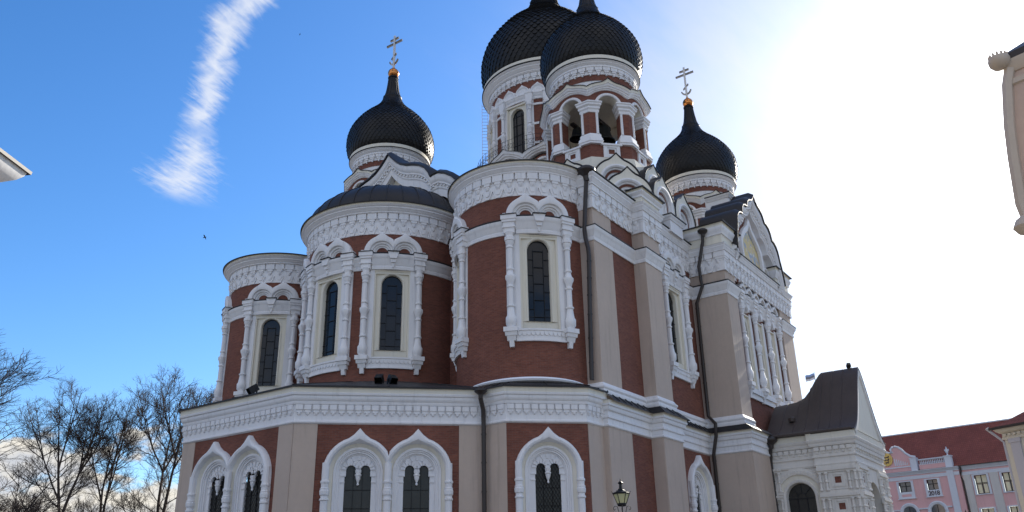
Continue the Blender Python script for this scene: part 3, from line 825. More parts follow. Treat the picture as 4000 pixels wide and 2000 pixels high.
# ---- transept windows
def transept_window():
    T = FLAT; w_ = MB('cream', T)
    w_.arch_fill(-.62, .62, 12.6, 17.35, 0, 16.60, .40, 13.0, n=-.08)
    w_.loft([C3(arc(0, 16.6, .40, 13.0), -.08), C3(arc(0, 16.6, .38, 13.0), -.42)])
    for a in (-.62, .55): w_.box(a, a + .07, -.08, .03, 12.6, 17.35)
    w_.box(-.62, .62, -.08, .05, 17.25, 17.35)
    out = [('window', w_.mesh('window'))]
    s = MB('white', T)
    for q in (-1, 1): s.box(q * .78 - .16, q * .78 + .16, 0, .06, 12.4, 17.5)
    s.box(-1.0, 1.0, 0, .22, 12.3, 12.6); s.box(-1.0, 1.0, 0, .12, 12.0, 12.3)
    s.prof(-1.0, 1.0, [(n + .14 if n else 0, z) for n, z in BAND])
    cap_block(s, 0, .24, .40, 17.75, 18.5); s.trap(0, .05, .2, 0, .3, 17.4, 17.75)
    out.append(('window_surround', s.mesh('window_surround')))
    k = MB('white roof', T)
    for q in (-.57, .57):
        lay = [(.55, 0, .16), (.55, .30, .16), (.50, .36, .12), (.40, .34, 0), (.37, .20, 0), (.30, .18, 0), (.28, .04, 0), (.24, .0, 0)]
        k.loft([C3(arc(q, 18.55, r, 18.48, 14, t, (q - .57, q + .57), 24), n) for r, n, t in lay])
    k.use('roof')
    for a in (-1.15, -.27, .85): k.box(a, a + (.54 if a == -.27 else .3), 0, .46, 18.48, 18.52)
    out.append(('ogee_arch', k.mesh('ogee_arch')))
    gl = MB('glass lead', T); gl.fi([gl.p((q, -.36, z)) for q, z in arc(0, 16.6, .39, 13.0)])
    gl.use('lead'); gl.box(-.012, .012, -.36, -.33, 13, 17)
    for z in (13.8, 14.6, 15.4, 16.2): gl.box(-.39, .39, -.36, -.33, z - .012, z + .012)
    out.append(('pane', gl.mesh('pane')))
    return out
twp = transept_window()
for c in TWC: place_window(twp, (c, 16.35, 0), 270)
BAL2 = [(r * .95, z) for r, z in BALUSTER]
cm = MB('white', FLAT); cm.lathe(0, .22, BAL2, 10); corbel_tip(cm, 0, 11.95); cap_block(cm, 0, .30, .5, 17.7, 18.5)
cme = cm.mesh('column')
for c in (47.2, 49.5, 51.8, 54.1): obj('column', cme, CATH, (c, 16.35, 0), 270)

# ---- ogee gables
GAB = [(0, 0), (.25, -.30), (.6, -.66), (1.0, -.98), (1.5, -1.22), (2.0, -1.36), (2.5, -1.55), (2.95, -1.85), (3.3, -2.3), (3.45, -2.62), (3.62, -2.55), (4.0, -2.52), (4.5, -2.72), (5.0, -3.05), (5.4, -3.5), (5.55, -3.9)]
GAB2 = [(0, 0), (.2, -.30), (.5, -.55), (.85, -.68), (1.15, -.80), (1.40, -1.02), (1.55, -1.30), (1.60, -1.42), (1.95, -1.45), (2.3, -1.58), (2.55, -1.85), (2.68, -2.2), (2.70, -2.34), (3.05, -2.38), (3.4, -2.55), (3.66, -2.85), (3.8, -3.25), (3.82, -3.45), (4.0, -3.9), (4.2, -4.5), (4.3, -5.2)]
def gable_line(apex, c, k=1., kz=1., d=0., dz=0.):
    h = [(q * k, apex + z * kz + dz) for q, z in (GAB if k == 1. else GAB2)]
    return [(c - q - d * (q / (5.55 * k)), z) for q, z in reversed(h)] + [(c + q + d * (q / (5.55 * k)), z) for q, z in h[1:]]
def gable(T, c, apex, depth, name, k=1., kz=1., thick=1.25, zlow=20., panel='cream'):
    g_ = MB('white cream roof', T)
    def gl(t, n):   # inset line
        return [(c + (q - c) * (1 - t * .045), n, z - t) for q, z in gable_line(apex, c, k, kz)]
    lay = [(0, -.2), (0, .42), (.10, .44), (.34, .38), (.42, .30), (.52, .30), (.56, .20), (.78, .18), (.84, .12), (thick, .10), (thick, -.35)]
    g_.use('white'); g_.loft([gl(t, n) for t, n in lay])
    g_.use(panel)
    inn = gl(thick, -.35); g_.loft([inn, [(q, n, zlow) for q, n, z in inn]])
    # beads under the cornice
    g_.use('white'); bl = gl(.60, .24)
    for i in range(len(bl) - 1):
        a, b = Vector(bl[i]), Vector(bl[i + 1]); m = max(1, int((b - a).length / .22))
        for j in range(m):
            p = a.lerp(b, j / m); g_.box(p.x - .05, p.x + .05, .18, .28, p.z - .06, p.z + .04)
    g_.use('roof')
    top = gable_line(apex + .06, c, k, kz)
    g_.loft([[(q, .42, z - .06) for q, z in top], [(q, .54, z - .03) for q, z in top], [(q, .54, z + .06) for q, z in top], [(q, .2, z + .30) for q, z in top], [(q, -depth, z + .30) for q, z in top]])
    return g_.build(name, CATH)
gable(WALL((33.3, 32.06), 180), 0., 26.95, 12, 'east_gable', zlow=20.)
tg = gable(WALL((50.7, 16.0), 270), 0., 26.1, 2.0, 'transept_gable', k=1.02, kz=1.0, thick=.95, zlow=20.7, panel='white')
# icon and side niches in the transept gable
ic = MB('white brick mosaic', WALL((50.7, 16.0), 270))
def io(k, base, n): return [(q * k, n, base + (z - base) * k) for q, z in [(-1.75, 20.85), (-1.75, 22.3), (-1.6, 22.7), (-1.0, 23.3), (-.4, 23.7), (0, 24.25), (.4, 23.7), (1.0, 23.3), (1.6, 22.7), (1.75, 22.3), (1.75, 20.85)]]
ic.use('brick'); ic.loft([io(1.16, 20.85, -.33), io(1.16, 20.85, -.28), io(1.10, 20.85, -.28)])
ic.use('white'); ic.loft([io(1.10, 20.85, -.3), io(1.10, 20.85, -.05), io(1.04, 20.85, 0), io(.96, 20.85, -.05), io(.93, 20.85, -.2)])
ic.use('mosaic'); ic.fi([ic.p(a) for a in io(.93, 20.85, -.22)])
for q in (-1, 1):
    c = q * 2.75
    ic.use('brick'); ic.loft([C3(arc(c, 21.4, .62, 20.85), -.34), C3(arc(c, 21.4, .62, 20.85), -.28), C3(arc(c, 21.4, .56, 20.85), -.28)])
    ic.use('white'); ic.loft([C3(arc(c, 21.4, .56, 20.85), -.3), C3(arc(c, 21.4, .54, 20.85), -.18), C3(arc(c, 21.4, .42, 20.85), -.18), C3(arc(c, 21.4, .40, 20.85), -.34)])
ic.use('brick'); ic.box(-3.7, 3.7, -.30, -.2, 20.72, 20.84)
ic.build('icon_panel', CATH)
# lobed metal roof of the transept, seen from the side
# (built with the gable's roof sheet)

# ---- blocks of the body, kokoshnik tiers and belfries
bN, bL_, bW = (42.6, 22.75), (42.6, 41.35), (61.8, 23.5)
cD = (51.9, 32.06)
body = MB('roof cream')
body.use('roof'); body.loft([[(33.3, 18.6, 21.4), (60.5, 18.6, 21.4), (60.5, 45.5, 21.4), (33.3, 45.5, 21.4)], [(38, 24, 23.2), (58, 24, 23.2), (58, 40, 23.2), (38, 40, 23.2)]], True)
body.fi([body.p(a) for a in [(38, 24, 23.2), (58, 24, 23.2), (58, 40, 23.2), (38, 40, 23.2)]])
body.build('main_roof', CATH)

def kokoshnik_mesh(hw, h, depth):
    """free-standing ogee gable; base at z=0"""
    m = MB('cream', FLAT); tip = h * .14; zs = h - tip - hw; Rr = hw
    def o(r, t=0.): return arc(0, zs, r, -.6, 28, t, None, 20)
    m.loft([C3(o(Rr, tip), -.3), C3(o(Rr, tip), 0), C3(o(Rr - .03, tip), .02), C3(o(Rr * .74, 0), .02)])
    a = m.mesh('kokoshnik')
    m = MB('white brick', FLAT)
    m.loft([C3(o(Rr * r), n) for r, n in ((.76, .02), (.75, .10), (.68, .12), (.62, .06), (.60, -.04), (.55, -.05), (.54, -.14))])
    m.use('brick'); m.loft([C3(o(Rr * .54), -.14), C3(o(Rr * .44), -.14)])
    m.use('white'); m.loft([C3(o(Rr * .44), -.14), C3(o(Rr * .44), -.20), C3(o(Rr * .36), -.20), C3(o(Rr * .35), -.30)])
    m.fi([m.p(p) for p in C3(o(Rr * .35), -.30)])
    b = m.mesh('arch_moulding')
    m = MB('roof', FLAT)
    m.loft([C3(o(Rr - .02, tip), .02), C3(o(Rr + .05, tip), .07), C3(o(Rr + .08, tip), .06), C3(o(Rr + .08, tip), -depth)])
    c = m.mesh('roof')
    return a, b, c
kA = kokoshnik_mesh(1.45, 2.75, 1.6)
def koko(p, phi, z, ms=None):
    ms = ms or kA
    k = obj('kokoshnik', ms[0], CATH, (*p, z), phi); obj('arch_moulding', ms[1], k); obj('roof', ms[2], k)
def ring_pos(c, ap, phi): return (c[0] + ap * math.cos(R(phi)), c[1] + ap * math.sin(R(phi)))
for c in (bN, bL_, bW):
    b = MB('roof cream'); b.use('roof')
    b.sweep(octagon(c, 3.5), [(0, 20.5), (0, 24.4), (-.3, 24.9)], True)
    b.sweep(octagon(c, 4.15), [(0, 20.0), (0, 23.0), (-1., 23.6)], True)
    b.build('belfry_base', CATH)
    for phi in (180, 225, 270, 315): koko(ring_pos(c, 3.85, phi), phi, 23.35)
koko((41.9, 18.1), 270, 22.0); koko((39.45, 19.15), 225, 21.95); koko((44.9, 18.1), 270, 22.0)

# ---- onion dome
ONION = [(3.02, -.02), (3.16, .10), (3.33, .40), (3.44, .85), (3.47, 1.3), (3.43, 1.8), (3.33, 2.2), (3.15, 2.65), (2.88, 3.1), (2.52, 3.6), (2.1, 4.05), (1.68, 4.45), (1.32, 4.82), (1.05, 5.15), (.86, 5.5), (.74, 5.85)]
NECK = [(.78, 5.80), (.78, 5.90), (.66, 6.05), (.56, 6.4), (.48, 6.9), (.42, 7.4), (.38, 7.8), (.44, 7.84), (.44, 7.92), (.30, 8.0)]
def prof_at(pr, t):
    """point at arc length t"""
    for i in range(len(pr) - 1):
        a, b = Vector(pr[i]), Vector(pr[i + 1]); l = (b - a).length
        if t <= l or i == len(pr) - 2:
            d = (b - a) / l; return a + d * t, d
        t -= l
def onion_meshes(sc, N=44, seed=1):
    rnd = random.Random(seed)
    pr = [(r * sc, z * sc) for r, z in ONION]
    base = MB('tile'); base.lathe(0, 0, [(r - .03 * sc, z) for r, z in pr], 48, cap=False)
    tot = sum((Vector(pr[i + 1]) - Vector(pr[i])).length for i in range(len(pr) - 1))
    t = .10 * sc; row = 0
    while t < tot - .02:
        p, d = prof_at(pr, t)
        wd = 2 * math.pi * p.x / N; h = wd * .56
        nr, nz = d.y, -d.x
        for j in range(N):
            a = 2 * math.pi * (j + .5 * (row % 2)) / N
            lift = .050 * sc * min(1, wd / .35) * (1 + .25 * rnd.uniform(-1, 1)); tw = rnd.uniform(-.006, .006) * sc
            def q(tt, da, off):
                pp, dd = prof_at(pr, max(0, min(tot, tt))); r_ = pp.x + dd.y * off; z_ = pp.y - dd.x * off
                return (r_ * math.cos(a + da), r_ * math.sin(a + da), z_)
            da = math.pi / N * 1.02
            i = [base.p(q(t + h * 1.02, 0, .004)), base.p(q(t, -da, .014 + tw)), base.p(q(t - h * .82, -.18 * da, lift)), base.p(q(t - h * .82, .18 * da, lift)), base.p(q(t, da, .014 - tw)),
                 base.p(q(t, -da, -.02)), base.p(q(t - h * .82, 0, -.0)), base.p(q(t, da, -.02))]
            base.fi((i[0], i[1], i[2], i[3], i[4])); base.fi((i[1], i[5], i[6], i[2])); base.fi((i[2], i[6], i[3])); base.fi((i[4], i[7], i[6], i[3]))
        t += h; row += 1
    n = MB('tile'); n.lathe(0, 0, [(r * sc, z * sc) for r, z in NECK], 24)
    for j in range(14):
        a = 2 * math.pi * j / 14
        n.tube([((r + .01) * sc * math.cos(a), (r + .01) * sc * math.sin(a), z * sc) for r, z in NECK[1:7]], .022 * sc, 4)
    b = MB('gold'); b.lathe(0, 0, [(.46 * math.sin(R(t)) * sc if 0 < t < 180 else .02, (8.36 - .46 * math.cos(R(t))) * sc) for t in range(0, 181, 10)], 24); b.lathe(0, 0, [(.16 * sc, 8.78 * sc), (.12 * sc, 8.9 * sc)], 10)
    x = MB('cross_metal')
    z0 = 8.75
    X = lambda y0, y1, za, zb, h=.075: x.poly([(y0 * sc, (za - h) * sc), (y1 * sc, (zb - h) * sc), (y1 * sc, (zb + h) * sc), (y0 * sc, (za + h) * sc)], -.06 * sc, .06 * sc)
    x.T = FLAT
    x.box(-.085 * sc, .085 * sc, -.065 * sc, .065 * sc, 8.75 * sc, 12.15 * sc)
    X(-.46, .46, 11.80, 11.80, .085); X(-.86, .86, 11.38, 11.38, .085); X(-.26, .26, 10.28, 9.86, .07)
    cr = [( .50 * math.cos(R(t)), 9.72 + .50 * math.sin(R(t))) for t in range(190, 351, 16)]; ci = [(.42 * math.cos(R(t)), 9.86 + .50 * math.sin(R(t))) for t in range(346, 193, -16)]
    x.poly([(q * sc, z * sc) for q, z in cr + ci], -.05 * sc, .05 * sc)
    return base.mesh('onion_dome'), n.mesh('dome_neck'), b.mesh('gilded_ball'), x.mesh('cross')

# ---- belfry (built once round the origin, z in world metres)
Z0 = 33.80
def belfry_meshes():
    out = []
    AP = 3.10; hs = AP * math.tan(R(22.5)); tn = math.tan(R(22.5))
    br = MB('brick')
    br.sweep(octagon((0, 0), AP), [(0, 26.0), (0, 27.15)], True)
    for i in range(8):
        br.T = WALL((AP * math.cos(R(45 * i)), AP * math.sin(R(45 * i))), 45 * i)
        Ra, zs = .70, 29.92
        for q in (-1, 1):       # half piers, mitred
            a, b = q * .70, q * hs
            for z0, z1 in ((27.1, 29.95),):
                fr = [(a, 0, z0), (b, 0, z0), (b, 0, z1), (a, 0, z1)]
                bk = [(a, -.75, z0), (b - q * .75 * tn, -.75, z0), (b - q * .75 * tn, -.75, z1), (a, -.75, z1)]
                br.face(fr); br.face(bk); br.face([fr[0], fr[3], bk[3], bk[0]])
        # spandrel
        br.arch_fill(-hs, hs, 29.9, 31.3, 0, 29.95, .70, 29.9)
    br.T = None
    out.append(('belfry', br.mesh('belfry')))
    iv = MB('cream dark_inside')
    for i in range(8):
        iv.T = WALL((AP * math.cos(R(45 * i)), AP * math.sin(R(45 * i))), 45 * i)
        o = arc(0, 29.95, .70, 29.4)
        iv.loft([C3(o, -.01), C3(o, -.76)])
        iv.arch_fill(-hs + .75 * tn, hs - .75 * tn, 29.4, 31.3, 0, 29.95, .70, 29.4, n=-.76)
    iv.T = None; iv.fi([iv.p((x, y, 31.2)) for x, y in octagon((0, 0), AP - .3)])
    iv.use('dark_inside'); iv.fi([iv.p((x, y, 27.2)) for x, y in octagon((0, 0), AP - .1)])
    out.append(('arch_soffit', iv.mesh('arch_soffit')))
    pl = MB('cream'); pl.sweep(octagon((0, 0), 3.18), [(.42, 24.2), (.10, 26.05), (.10, 26.13), (-.1, 26.16)], True)
    out.append(('plinth', pl.mesh('plinth')))
    tr = MB('white')
    o8 = octagon((0, 0), AP)
    for i in range(1):
        # pier trim: plan line of one pier = half of each adjoining side
        ang = 45 * i + 22.5
        v = o8[i]
        # points left -> right as travelled (increasing angle)
        def on(side, s):
            c = (AP * math.cos(R(side)), AP * math.sin(R(side))); return (c[0] - s * math.sin(R(side)), c[1] + s * math.cos(R(side)))
        vx = (AP / math.cos(R(22.5)) * math.cos(R(ang)), AP / math.cos(R(22.5)) * math.sin(R(ang)))
        A, B = on(45 * i, .70), on(45 * (i + 1), -.70)
        inA = (A[0] - .7 * math.cos(R(45 * i)), A[1] - .7 * math.sin(R(45 * i))); inB = (B[0] - .7 * math.cos(R(45 * i + 45)), B[1] - .7 * math.sin(R(45 * i + 45)))
        pl_ = [inA, A, vx, B, inB]
        tr.sweep(pl_, [(0, 27.10), (.16, 27.12), (.16, 27.24), (.20, 27.28), (.16, 27.36), (.16, 27.46), (.09, 27.60), (.09, 27.74), (.03, 27.86), (0, 27.87)])
        tr.sweep(pl_, [(0, 29.36), (.05, 29.38), (.07, 29.50), (.04, 29.54), (.12, 29.64), (.12, 29.72), (.10, 29.76), (.20, 29.86), (.20, 29.98), (.25, 30.03), (.25, 30.10), (.12, 30.20), (0, 30.22)])
        tr.T = None
        for P_, sgn in ((A, 1), (B, -1)):
            side = 45 * i if sgn > 0 else 45 * (i + 1)
            s_ = .70 + .09 if sgn > 0 else -.79
            q = on(side, s_); q = (q[0] + .01 * math.cos(R(side)), q[1] + .01 * math.sin(R(side)))
            tr.lathe(q[0], q[1], [(.10, 27.86), (.085, 27.95), (.085, 29.3), (.10, 29.38)], 8)
    out.append(('pier_trim', tr.mesh('pier_trim')))
    ot = MB('white brick')
    for i in range(1):
        ot.T = WALL((AP * math.cos(R(45 * i)), AP * math.sin(R(45 * i))), 45 * i); ot.use('white')
        z = 29.95
        ot.loft([C3(arc(0, z, r, 29.9), n) for r, n in ((.70, -.05), (.70, .05), (.73, .09), (.80, .10), (.83, .06), (.88, .06), (.89, 0))])
        ot.box(-.66, .66, -.7, .17, 27.02, 27.14)
        # square panel with a brick centre
        for a, b, c, d, n in ((-.52, .52, 26.20, 26.36, .10), (-.52, .52, 26.88, 27.02, .10), (-.52, -.30, 26.36, 26.88, .10), (.30, .52, 26.36, 26.88, .10), (-.30, -.19, 26.36, 26.88, .05), (.19, .30, 26.36, 26.88, .05), (-.19, .19, 26.36, 26.46, .05), (-.19, .19, 26.78, 26.88, .05)):
            ot.box(a, b, 0, n, c, d)
    ot.T = None
    out.append(('arch_trim', ot.mesh('arch_trim')))
    hd = MB('white cream roof')
    def hood(q, lo):
        x = abs(q) / hs
        if lo: return 30.52 + .52 * max(0, math.cos(min(1, x / .92) * math.pi / 2)) ** .75
        return 31.02 + .46 * math.cos(min(1, x) * math.pi / 2) ** .75 + .30 * max(0, 1 - x / .34) ** 1.6
    K = 16
    for i in range(8):
        hd.T = WALL((AP * math.cos(R(45 * i)), AP * math.sin(R(45 * i))), 45 * i)
        xs = [-1 + 2 * j / K for j in range(K + 1)]
        def ln(f, n): return [(x * (hs + n * tn), n, hood(x * hs, 1) * (1 - f) + hood(x * hs, 0) * f) for x in xs]
        hd.use('white'); hd.loft([ln(0, .0), ln(0, .08), ln(.10, .10), ln(.14, .16), ln(.30, .18), ln(.34, .24), ln(.55, .28), ln(.60, .34)])
        hd.use('cream'); hd.loft([ln(.60, .34), ln(.66, .30), ln(.97, .32)])
        hd.use('roof'); top = ln(1, .34)
        hd.loft([ln(.97, .32), ln(.97, .38), ln(1.04, .38), [(x * (2.3 * tn), -.8, 31.75 + .0 * x) for x in xs]])
    hd.T = None
    out.append(('arch_hood', hd.mesh('arch_hood')))
    dr = MB('white brick'); c0 = circle((0, 0), 2.72, 56)
    dr.sweep(c0, [(0, 31.0), (0, 32.02), (.03, 32.03)], True); dr.use('brick'); dr.sweep(c0, [(.02, 32.03), (.02, 32.6)], True)
    out.append(('drum', dr.mesh('drum')))
    cn = MB('white cream roof', WCYL((0, 0), 2.74))
    L = 2 * math.pi * 2.74; frieze_run(cn, L, 32.38, zig=False, w0=.50)
    cn.T = None; c0 = circle((0, 0), 2.74, 72)
    cn.sweep(c0, [(n * .78, 33.06 + q * .58) for n, q in TOPC[:-2]], True); cn.sweep(c0, [(0, 32.9), (.22, 32.98), (.22, 33.07)], True)
    cn.use('cream'); cn.sweep(c0, [(.39, 33.408), (.42, 33.42), (.42, 33.74), (.30, 33.78), (.2, 33.80)], True)
    cn.use('roof'); cn.sweep(circle((0, 0), 2.74, 72), [(.40, 33.40), (.47, 33.41), (.47, 33.45), (.40, 33.46)], True)
    out.append(('cornice', cn.mesh('cornice')))
    return out
bel = belfry_meshes(); on1 = onion_meshes(1.0, 56)
for c in (bN, bL_, bW):
    b = obj(bel[0][0], bel[0][1], CATH, (*c, 0))
    for n, me in bel[1:]:
        for k in range(8 if n in ('pier_trim', 'arch_trim') else 1): obj(n, me, b, (0, 0, 0), 45 * k)
    dn = obj('onion_dome', on1[0], CATH, (*c, Z0)); obj('dome_neck', on1[1], dn); obj('gilded_ball', on1[2], dn); obj('cross', on1[3], dn)

# ---- central drum
def central_drum():
    r = 4.9; T = WCYL((0, 0), r); out = []
    b = MB('brick', T); S = lambda d: R(d) * r
    angs = [180 + 45 * i for i in range(8)]
    b.holed(S(157.5), S(517.5), 31.5, 40.3, [(S(a) - .93, S(a) + .93, 32.4, 37.75) for a in angs], ds=.35)
    out.append(('central_drum', b.mesh('central_drum')))
    c = MB('white', T)
    frieze_run(c, 2 * math.pi * r, 39.52, zig=False, w0=.56)
    c.T = None; c0 = circle((0, 0), r, 96); c.sweep(c0, [(0, 40.2), (.25, 40.24), (.25, 40.30)], True)
    c.sweep(c0, [(n * 1.25, 40.28 + q * 1.05) for n, q in TOPC[:-2]], True)
    c.use('cream'); c.sweep(c0, [(.62, 40.91), (.68, 40.93), (.68, 41.26), (.5, 41.30), (.2, 41.3)], True)
    c.use('roof'); c.sweep(c0, [(.62, 40.90), (.75, 40.91), (.75, 40.96), (.66, 40.97)], True)
    out.append(('cornice', c.mesh('cornice')))
    # ring of small ogee arches and band
    o = MB('white roof', T)
    o.prof(S(157.5), S(517.5), [(0, 37.80), (.08, 37.82), (.10, 37.98), (.06, 38.02), (.16, 38.14), (.18, 38.26), (.22, 38.30), (.22, 38.42), (.14, 38.45), (.12, 38.62), (0, 38.64)], 96, False)
    for k in range(24):
        a = S(180 + 7.5 + 15 * k); wd = S(15) / 2
        o.loft([C3(arc(a, 38.56, rr, 38.5, 12, t, (a - wd, a + wd), 26), n) for rr, n, t in ((.60, 0, .16), (.60, .12, .16), (.54, .17, .10), (.46, .14, 0), (.42, .09, 0), (.1, .09, 0))])
        o.box(a - wd - .05, a - wd + .05, 0, .16, 38.4, 38.80)
        for q in (-.22, 0, .22): o.box(a + q - .05, a + q + .05, .08, .13, 38.62, 38.72)
    out.append(('arch_band', o.mesh('arch_band')))
    for z in (35.6, 37.35, 33.9):
        m = MB('white', T); m.box(S(16), S(29), 0, .08, z - .09, z + .09, 2); out.append(('wall_band', m.mesh('wall_band')))
    return out
def drum_window():
    T = CYL(4.9); w_ = MB('cream', T)
    w_.arch_fill(-.93, .93, 32.4, 37.75, 0, 36.80, .66, 32.4, n=-.12)
    w_.loft([C3(arc(0, 36.80, .66, 32.4), -.12), C3(arc(0, 36.80, .64, 32.4), -.42)])
    for a in (-.93, .84): w_.box(a, a + .09, -.12, .04, 32.4, 37.7)
    w_.box(-.93, .93, -.12, .10, 37.6, 37.75)
    out = [('window', w_.mesh('window'))]
    for q in (-1.25, 1.25):
        c = MB('white', T); c.box(q - .3, q + .3, 0, .06, 32.4, 37.8)
        c.lathe(q, .18, [(.16, 32.4), (.16, 33.6), (.2, 33.65), (.2, 33.75), (.14, 33.8), (.13, 34.7), (.18, 34.75), (.18, 34.82), (.13, 34.86), (.2, 35.1), (.23, 35.2), (.23, 35.3), (.15, 35.4), (.13, 35.55), (.18, 35.6), (.18, 35.67), (.13, 35.7), (.13, 36.8), (.18, 36.85), (.18, 36.92), (.14, 36.95), (.2, 37.2), (.24, 37.25), (.24, 37.5)], 10)
        c.box(q - .24, q + .24, 0, .36, 37.5, 37.68); c.box(q - .26, q + .26, 0, .34, 37.68, 38.3); c.box(q - .30, q + .30, 0, .38, 38.3, 38.45)
        out.append(('column', c.mesh('column')))
    gl = MB('glass lead', T); gl.fi([gl.p((q, -.38, z)) for q, z in arc(0, 36.80, .65, 32.4)])
    gl.use('lead')
    for q in (-.28, .28): gl.box(q - .02, q + .02, -.38, -.34, 32.4, 37.1)
    for z in (33.4, 34.3, 35.2, 36.1, 36.9): gl.box(-.65, .65, -.38, -.34, z - .02, z + .02)
    out.append(('pane', gl.mesh('pane')))
    return out
cdm = central_drum()
dr_root = obj(cdm[0][0], cdm[0][1], CATH, (*cD, 0))
for n, me in cdm[1:]:
    for k in range(8 if n == 'wall_band' else 1): obj(n, me, dr_root, (0, 0, 0), 45 * k)
dwm = drum_window()
for i in range(8): place_window(dwm, (*cD, 0), 180 + 45 * i)
on2 = onion_meshes(1.632, 62, 5)
dn = obj('onion_dome', on2[0], CATH, (*cD, 41.28)); obj('dome_neck', on2[1], dn); obj('gilded_ball', on2[2], dn); obj('cross', on2[3], dn)
# ring of hoods at the foot of the drum
rh = MB('white brick roof')
NH = 12; rr_ = 6.05
rh.T = None
rh.use('white'); rh.sweep(circle(cD, rr_ - .25, 48), [(0, 27), (0, 31.9)], True)
for i in range(NH):
    a = 177.5 + 360 / NH * i; hw = math.pi * rr_ / NH
    rh.T = WCYL(cD, rr_); c = R(a) * rr_
    xs = [-1 + 2 * j / 16 for j in range(17)]
    def hz(x, lo):
        x = abs(x)
        if lo: return 31.55 + .85 * max(0, math.cos(min(1, x / .95) * math.pi / 2)) ** .7
        return 32.30 + .55 * math.cos(x * math.pi / 2) ** .8 + .30 * max(0, 1 - x / .35) ** 1.5
    def ln(f, n, lo=None): return [(c + x * hw, n, hz(x, 1) * (1 - f) + hz(x, 0) * f) for x in xs]
    rh.use('white'); rh.loft([ln(0, -.3), ln(0, .06), ln(.2, .10), ln(.28, .2), ln(.5, .22), ln(.56, .3), ln(1, .34)])
    rh.use('roof'); rh.loft([ln(1, .32), ln(1, .40), ln(1.05, .40), [(c + x * hw * .8, -1.2, 33.1) for x in xs]])
    rh.use('brick'); rh.loft([C3(arc(c, 31.15, .98, 29.5), .0), C3(arc(c, 31.15, .98, 29.5), .04), C3(arc(c, 31.15, .82, 29.5), .04)])
    rh.use('white'); rh.loft([C3(arc(c, 31.15, .82, 29.5), .04), C3(arc(c, 31.15, .80, 29.5), .12), C3(arc(c, 31.15, .66, 29.5), .10), C3(arc(c, 31.15, .64, 29.5), -.1)])
    rh.fi([rh.p(p) for p in C3(arc(c, 31.15, .64, 29.5), -.1)])
rh.T = None
rh.build('hood_ring', CATH)
# plinth under the ring
pr_ = MB('roof'); pr_.sweep(octagon(cD, 6.6), [(0, 22), (0, 28.6), (-1.2, 29.6)], True); pr_.build('drum_base', CATH)
# railing round the drum
rl = MB('iron')
for z in (33.25, 33.62, 33.98): rl.tube([(x, y, z) for x, y in circle(cD, 6.1, 48, 120, 240)], .012, 4)
cs = circle(cD, 6.1, 48, 120, 240)
for i, (x, y) in enumerate(cs):
    if i % 2 == 0: rl.tube([(x, y, 32.7), (x, y, 33.98)], .02, 4)
    if i < 48:
        x2, y2 = cs[i + 1]; rl.tube([(x, y, 33.25), (x2, y2, 33.62)], .010, 4); rl.tube([(x, y, 33.62), (x2, y2, 33.25)], .010, 4)
rl.build('railing', CATH)
# ladder on the drum
ld = MB('cross_metal')
la = 133.5
def lp(off, z, rad=5.45): return (cD[0] + rad * math.cos(R(la)) - off * .62, cD[1] + rad * math.sin(R(la)) + off * .78, z)
for o_ in (-.24, .24): ld.tube([lp(o_, 32.6), lp(o_, 39.9)], .024, 4)
z = 32.8
while z < 39.9:
    ld.tube([lp(-.24, z), lp(.24, z)], .018, 4); z += .3
ld.build('ladder', CATH)
# guy chain from the cross of the great dome
ch = MB('iron'); A_ = Vector((51.9, 32.06, 57.5)); B_ = Vector((48.9, 30.2, 48.5))
ch.tube([A_.lerp(B_, t / 8) for t in range(9)], .022, 4); ch.build('guy_chain', CATH)

# ---- downpipes
def pipe(pts, r, hopper=None, big=None):
    p = MB('brown_metal'); p.tube(pts, r, 10)
    for i in range(len(pts) - 1):
        a, b = Vector(pts[i]), Vector(pts[i + 1])
        if (b - a).length > 1.5:
            k = int((b - a).length / 1.3)
            for j in range(k + 1):
                q = a.lerp(b, (j + .3) / (k + 1)); p.tube([q - Vector((0, 0, .03)), q + Vector((0, 0, .03))], r * 1.18, 10)
    o = p.build('downpipe', CATH)
    if hopper:
        h = MB('brown_metal'); x, y, z = hopper; k = big or 1.
        h.lathe(x, y, [(.10 * k, z - .45 * k), (.13 * k, z - .26 * k), (.28 * k, z - .14 * k), (.34 * k, z - .06 * k), (.34 * k, z + .02 * k), (.24 * k, z + .10 * k), (.02, z + .12 * k)], 12)
        ho = h.build('hopper', None); ho.parent = o; ho.location = Vector((0, 0, 0))
    return o
ic_ = Vector((29.45, 22.17))
q0 = ic_ + Vector((-.30, -.12)) * 1.4
pipe([(q0.x - .25, q0.y - .1, 9.95), (q0.x - .2, q0.y - .05, 9.65), (q0.x + .12, q0.y + .05, 9.2), (q0.x + .16, q0.y + .06, 8.5), (q0.x + .16, q0.y + .06, 0)], .10, (q0.x - .25, q0.y - .1, 10.0), .85)
pipe([(32.9, 18.28, 21.3), (32.9, 18.28, 20.9), (32.9, 18.42, 19.6), (32.9, 18.55, 18.2), (32.9, 18.52, 17.8), (32.9, 18.40, 17.2), (32.9, 18.38, 16.8), (32.9, 18.50, 14.2), (32.9, 18.62, 10.7)], .105, (32.9, 18.25, 21.45), 1.4)
pipe([(44.45, 16.95, 21.6), (44.45, 16.98, 21.1), (44.55, 17.45, 19.6), (44.4, 17.35, 18.6), (44.4, 17.3, 18.3), (44.62, 17.85, 17.4), (44.62, 17.9, 10.7), (44.4, 17.45, 10.2), (44.4, 17.5, 9.5), (44.66, 17.85, 8.6), (44.66, 17.88, 0)], .10, (44.4, 16.9, 21.75), .9)

# ---- porch
PU0, PU1, PV = 47.85, 53.75, 11.15
PO = MB('cream white')
pm = (PU0 + PU1) / 2
front_ap = 13.55; zE = 9.65
porch = MB('porch_white')
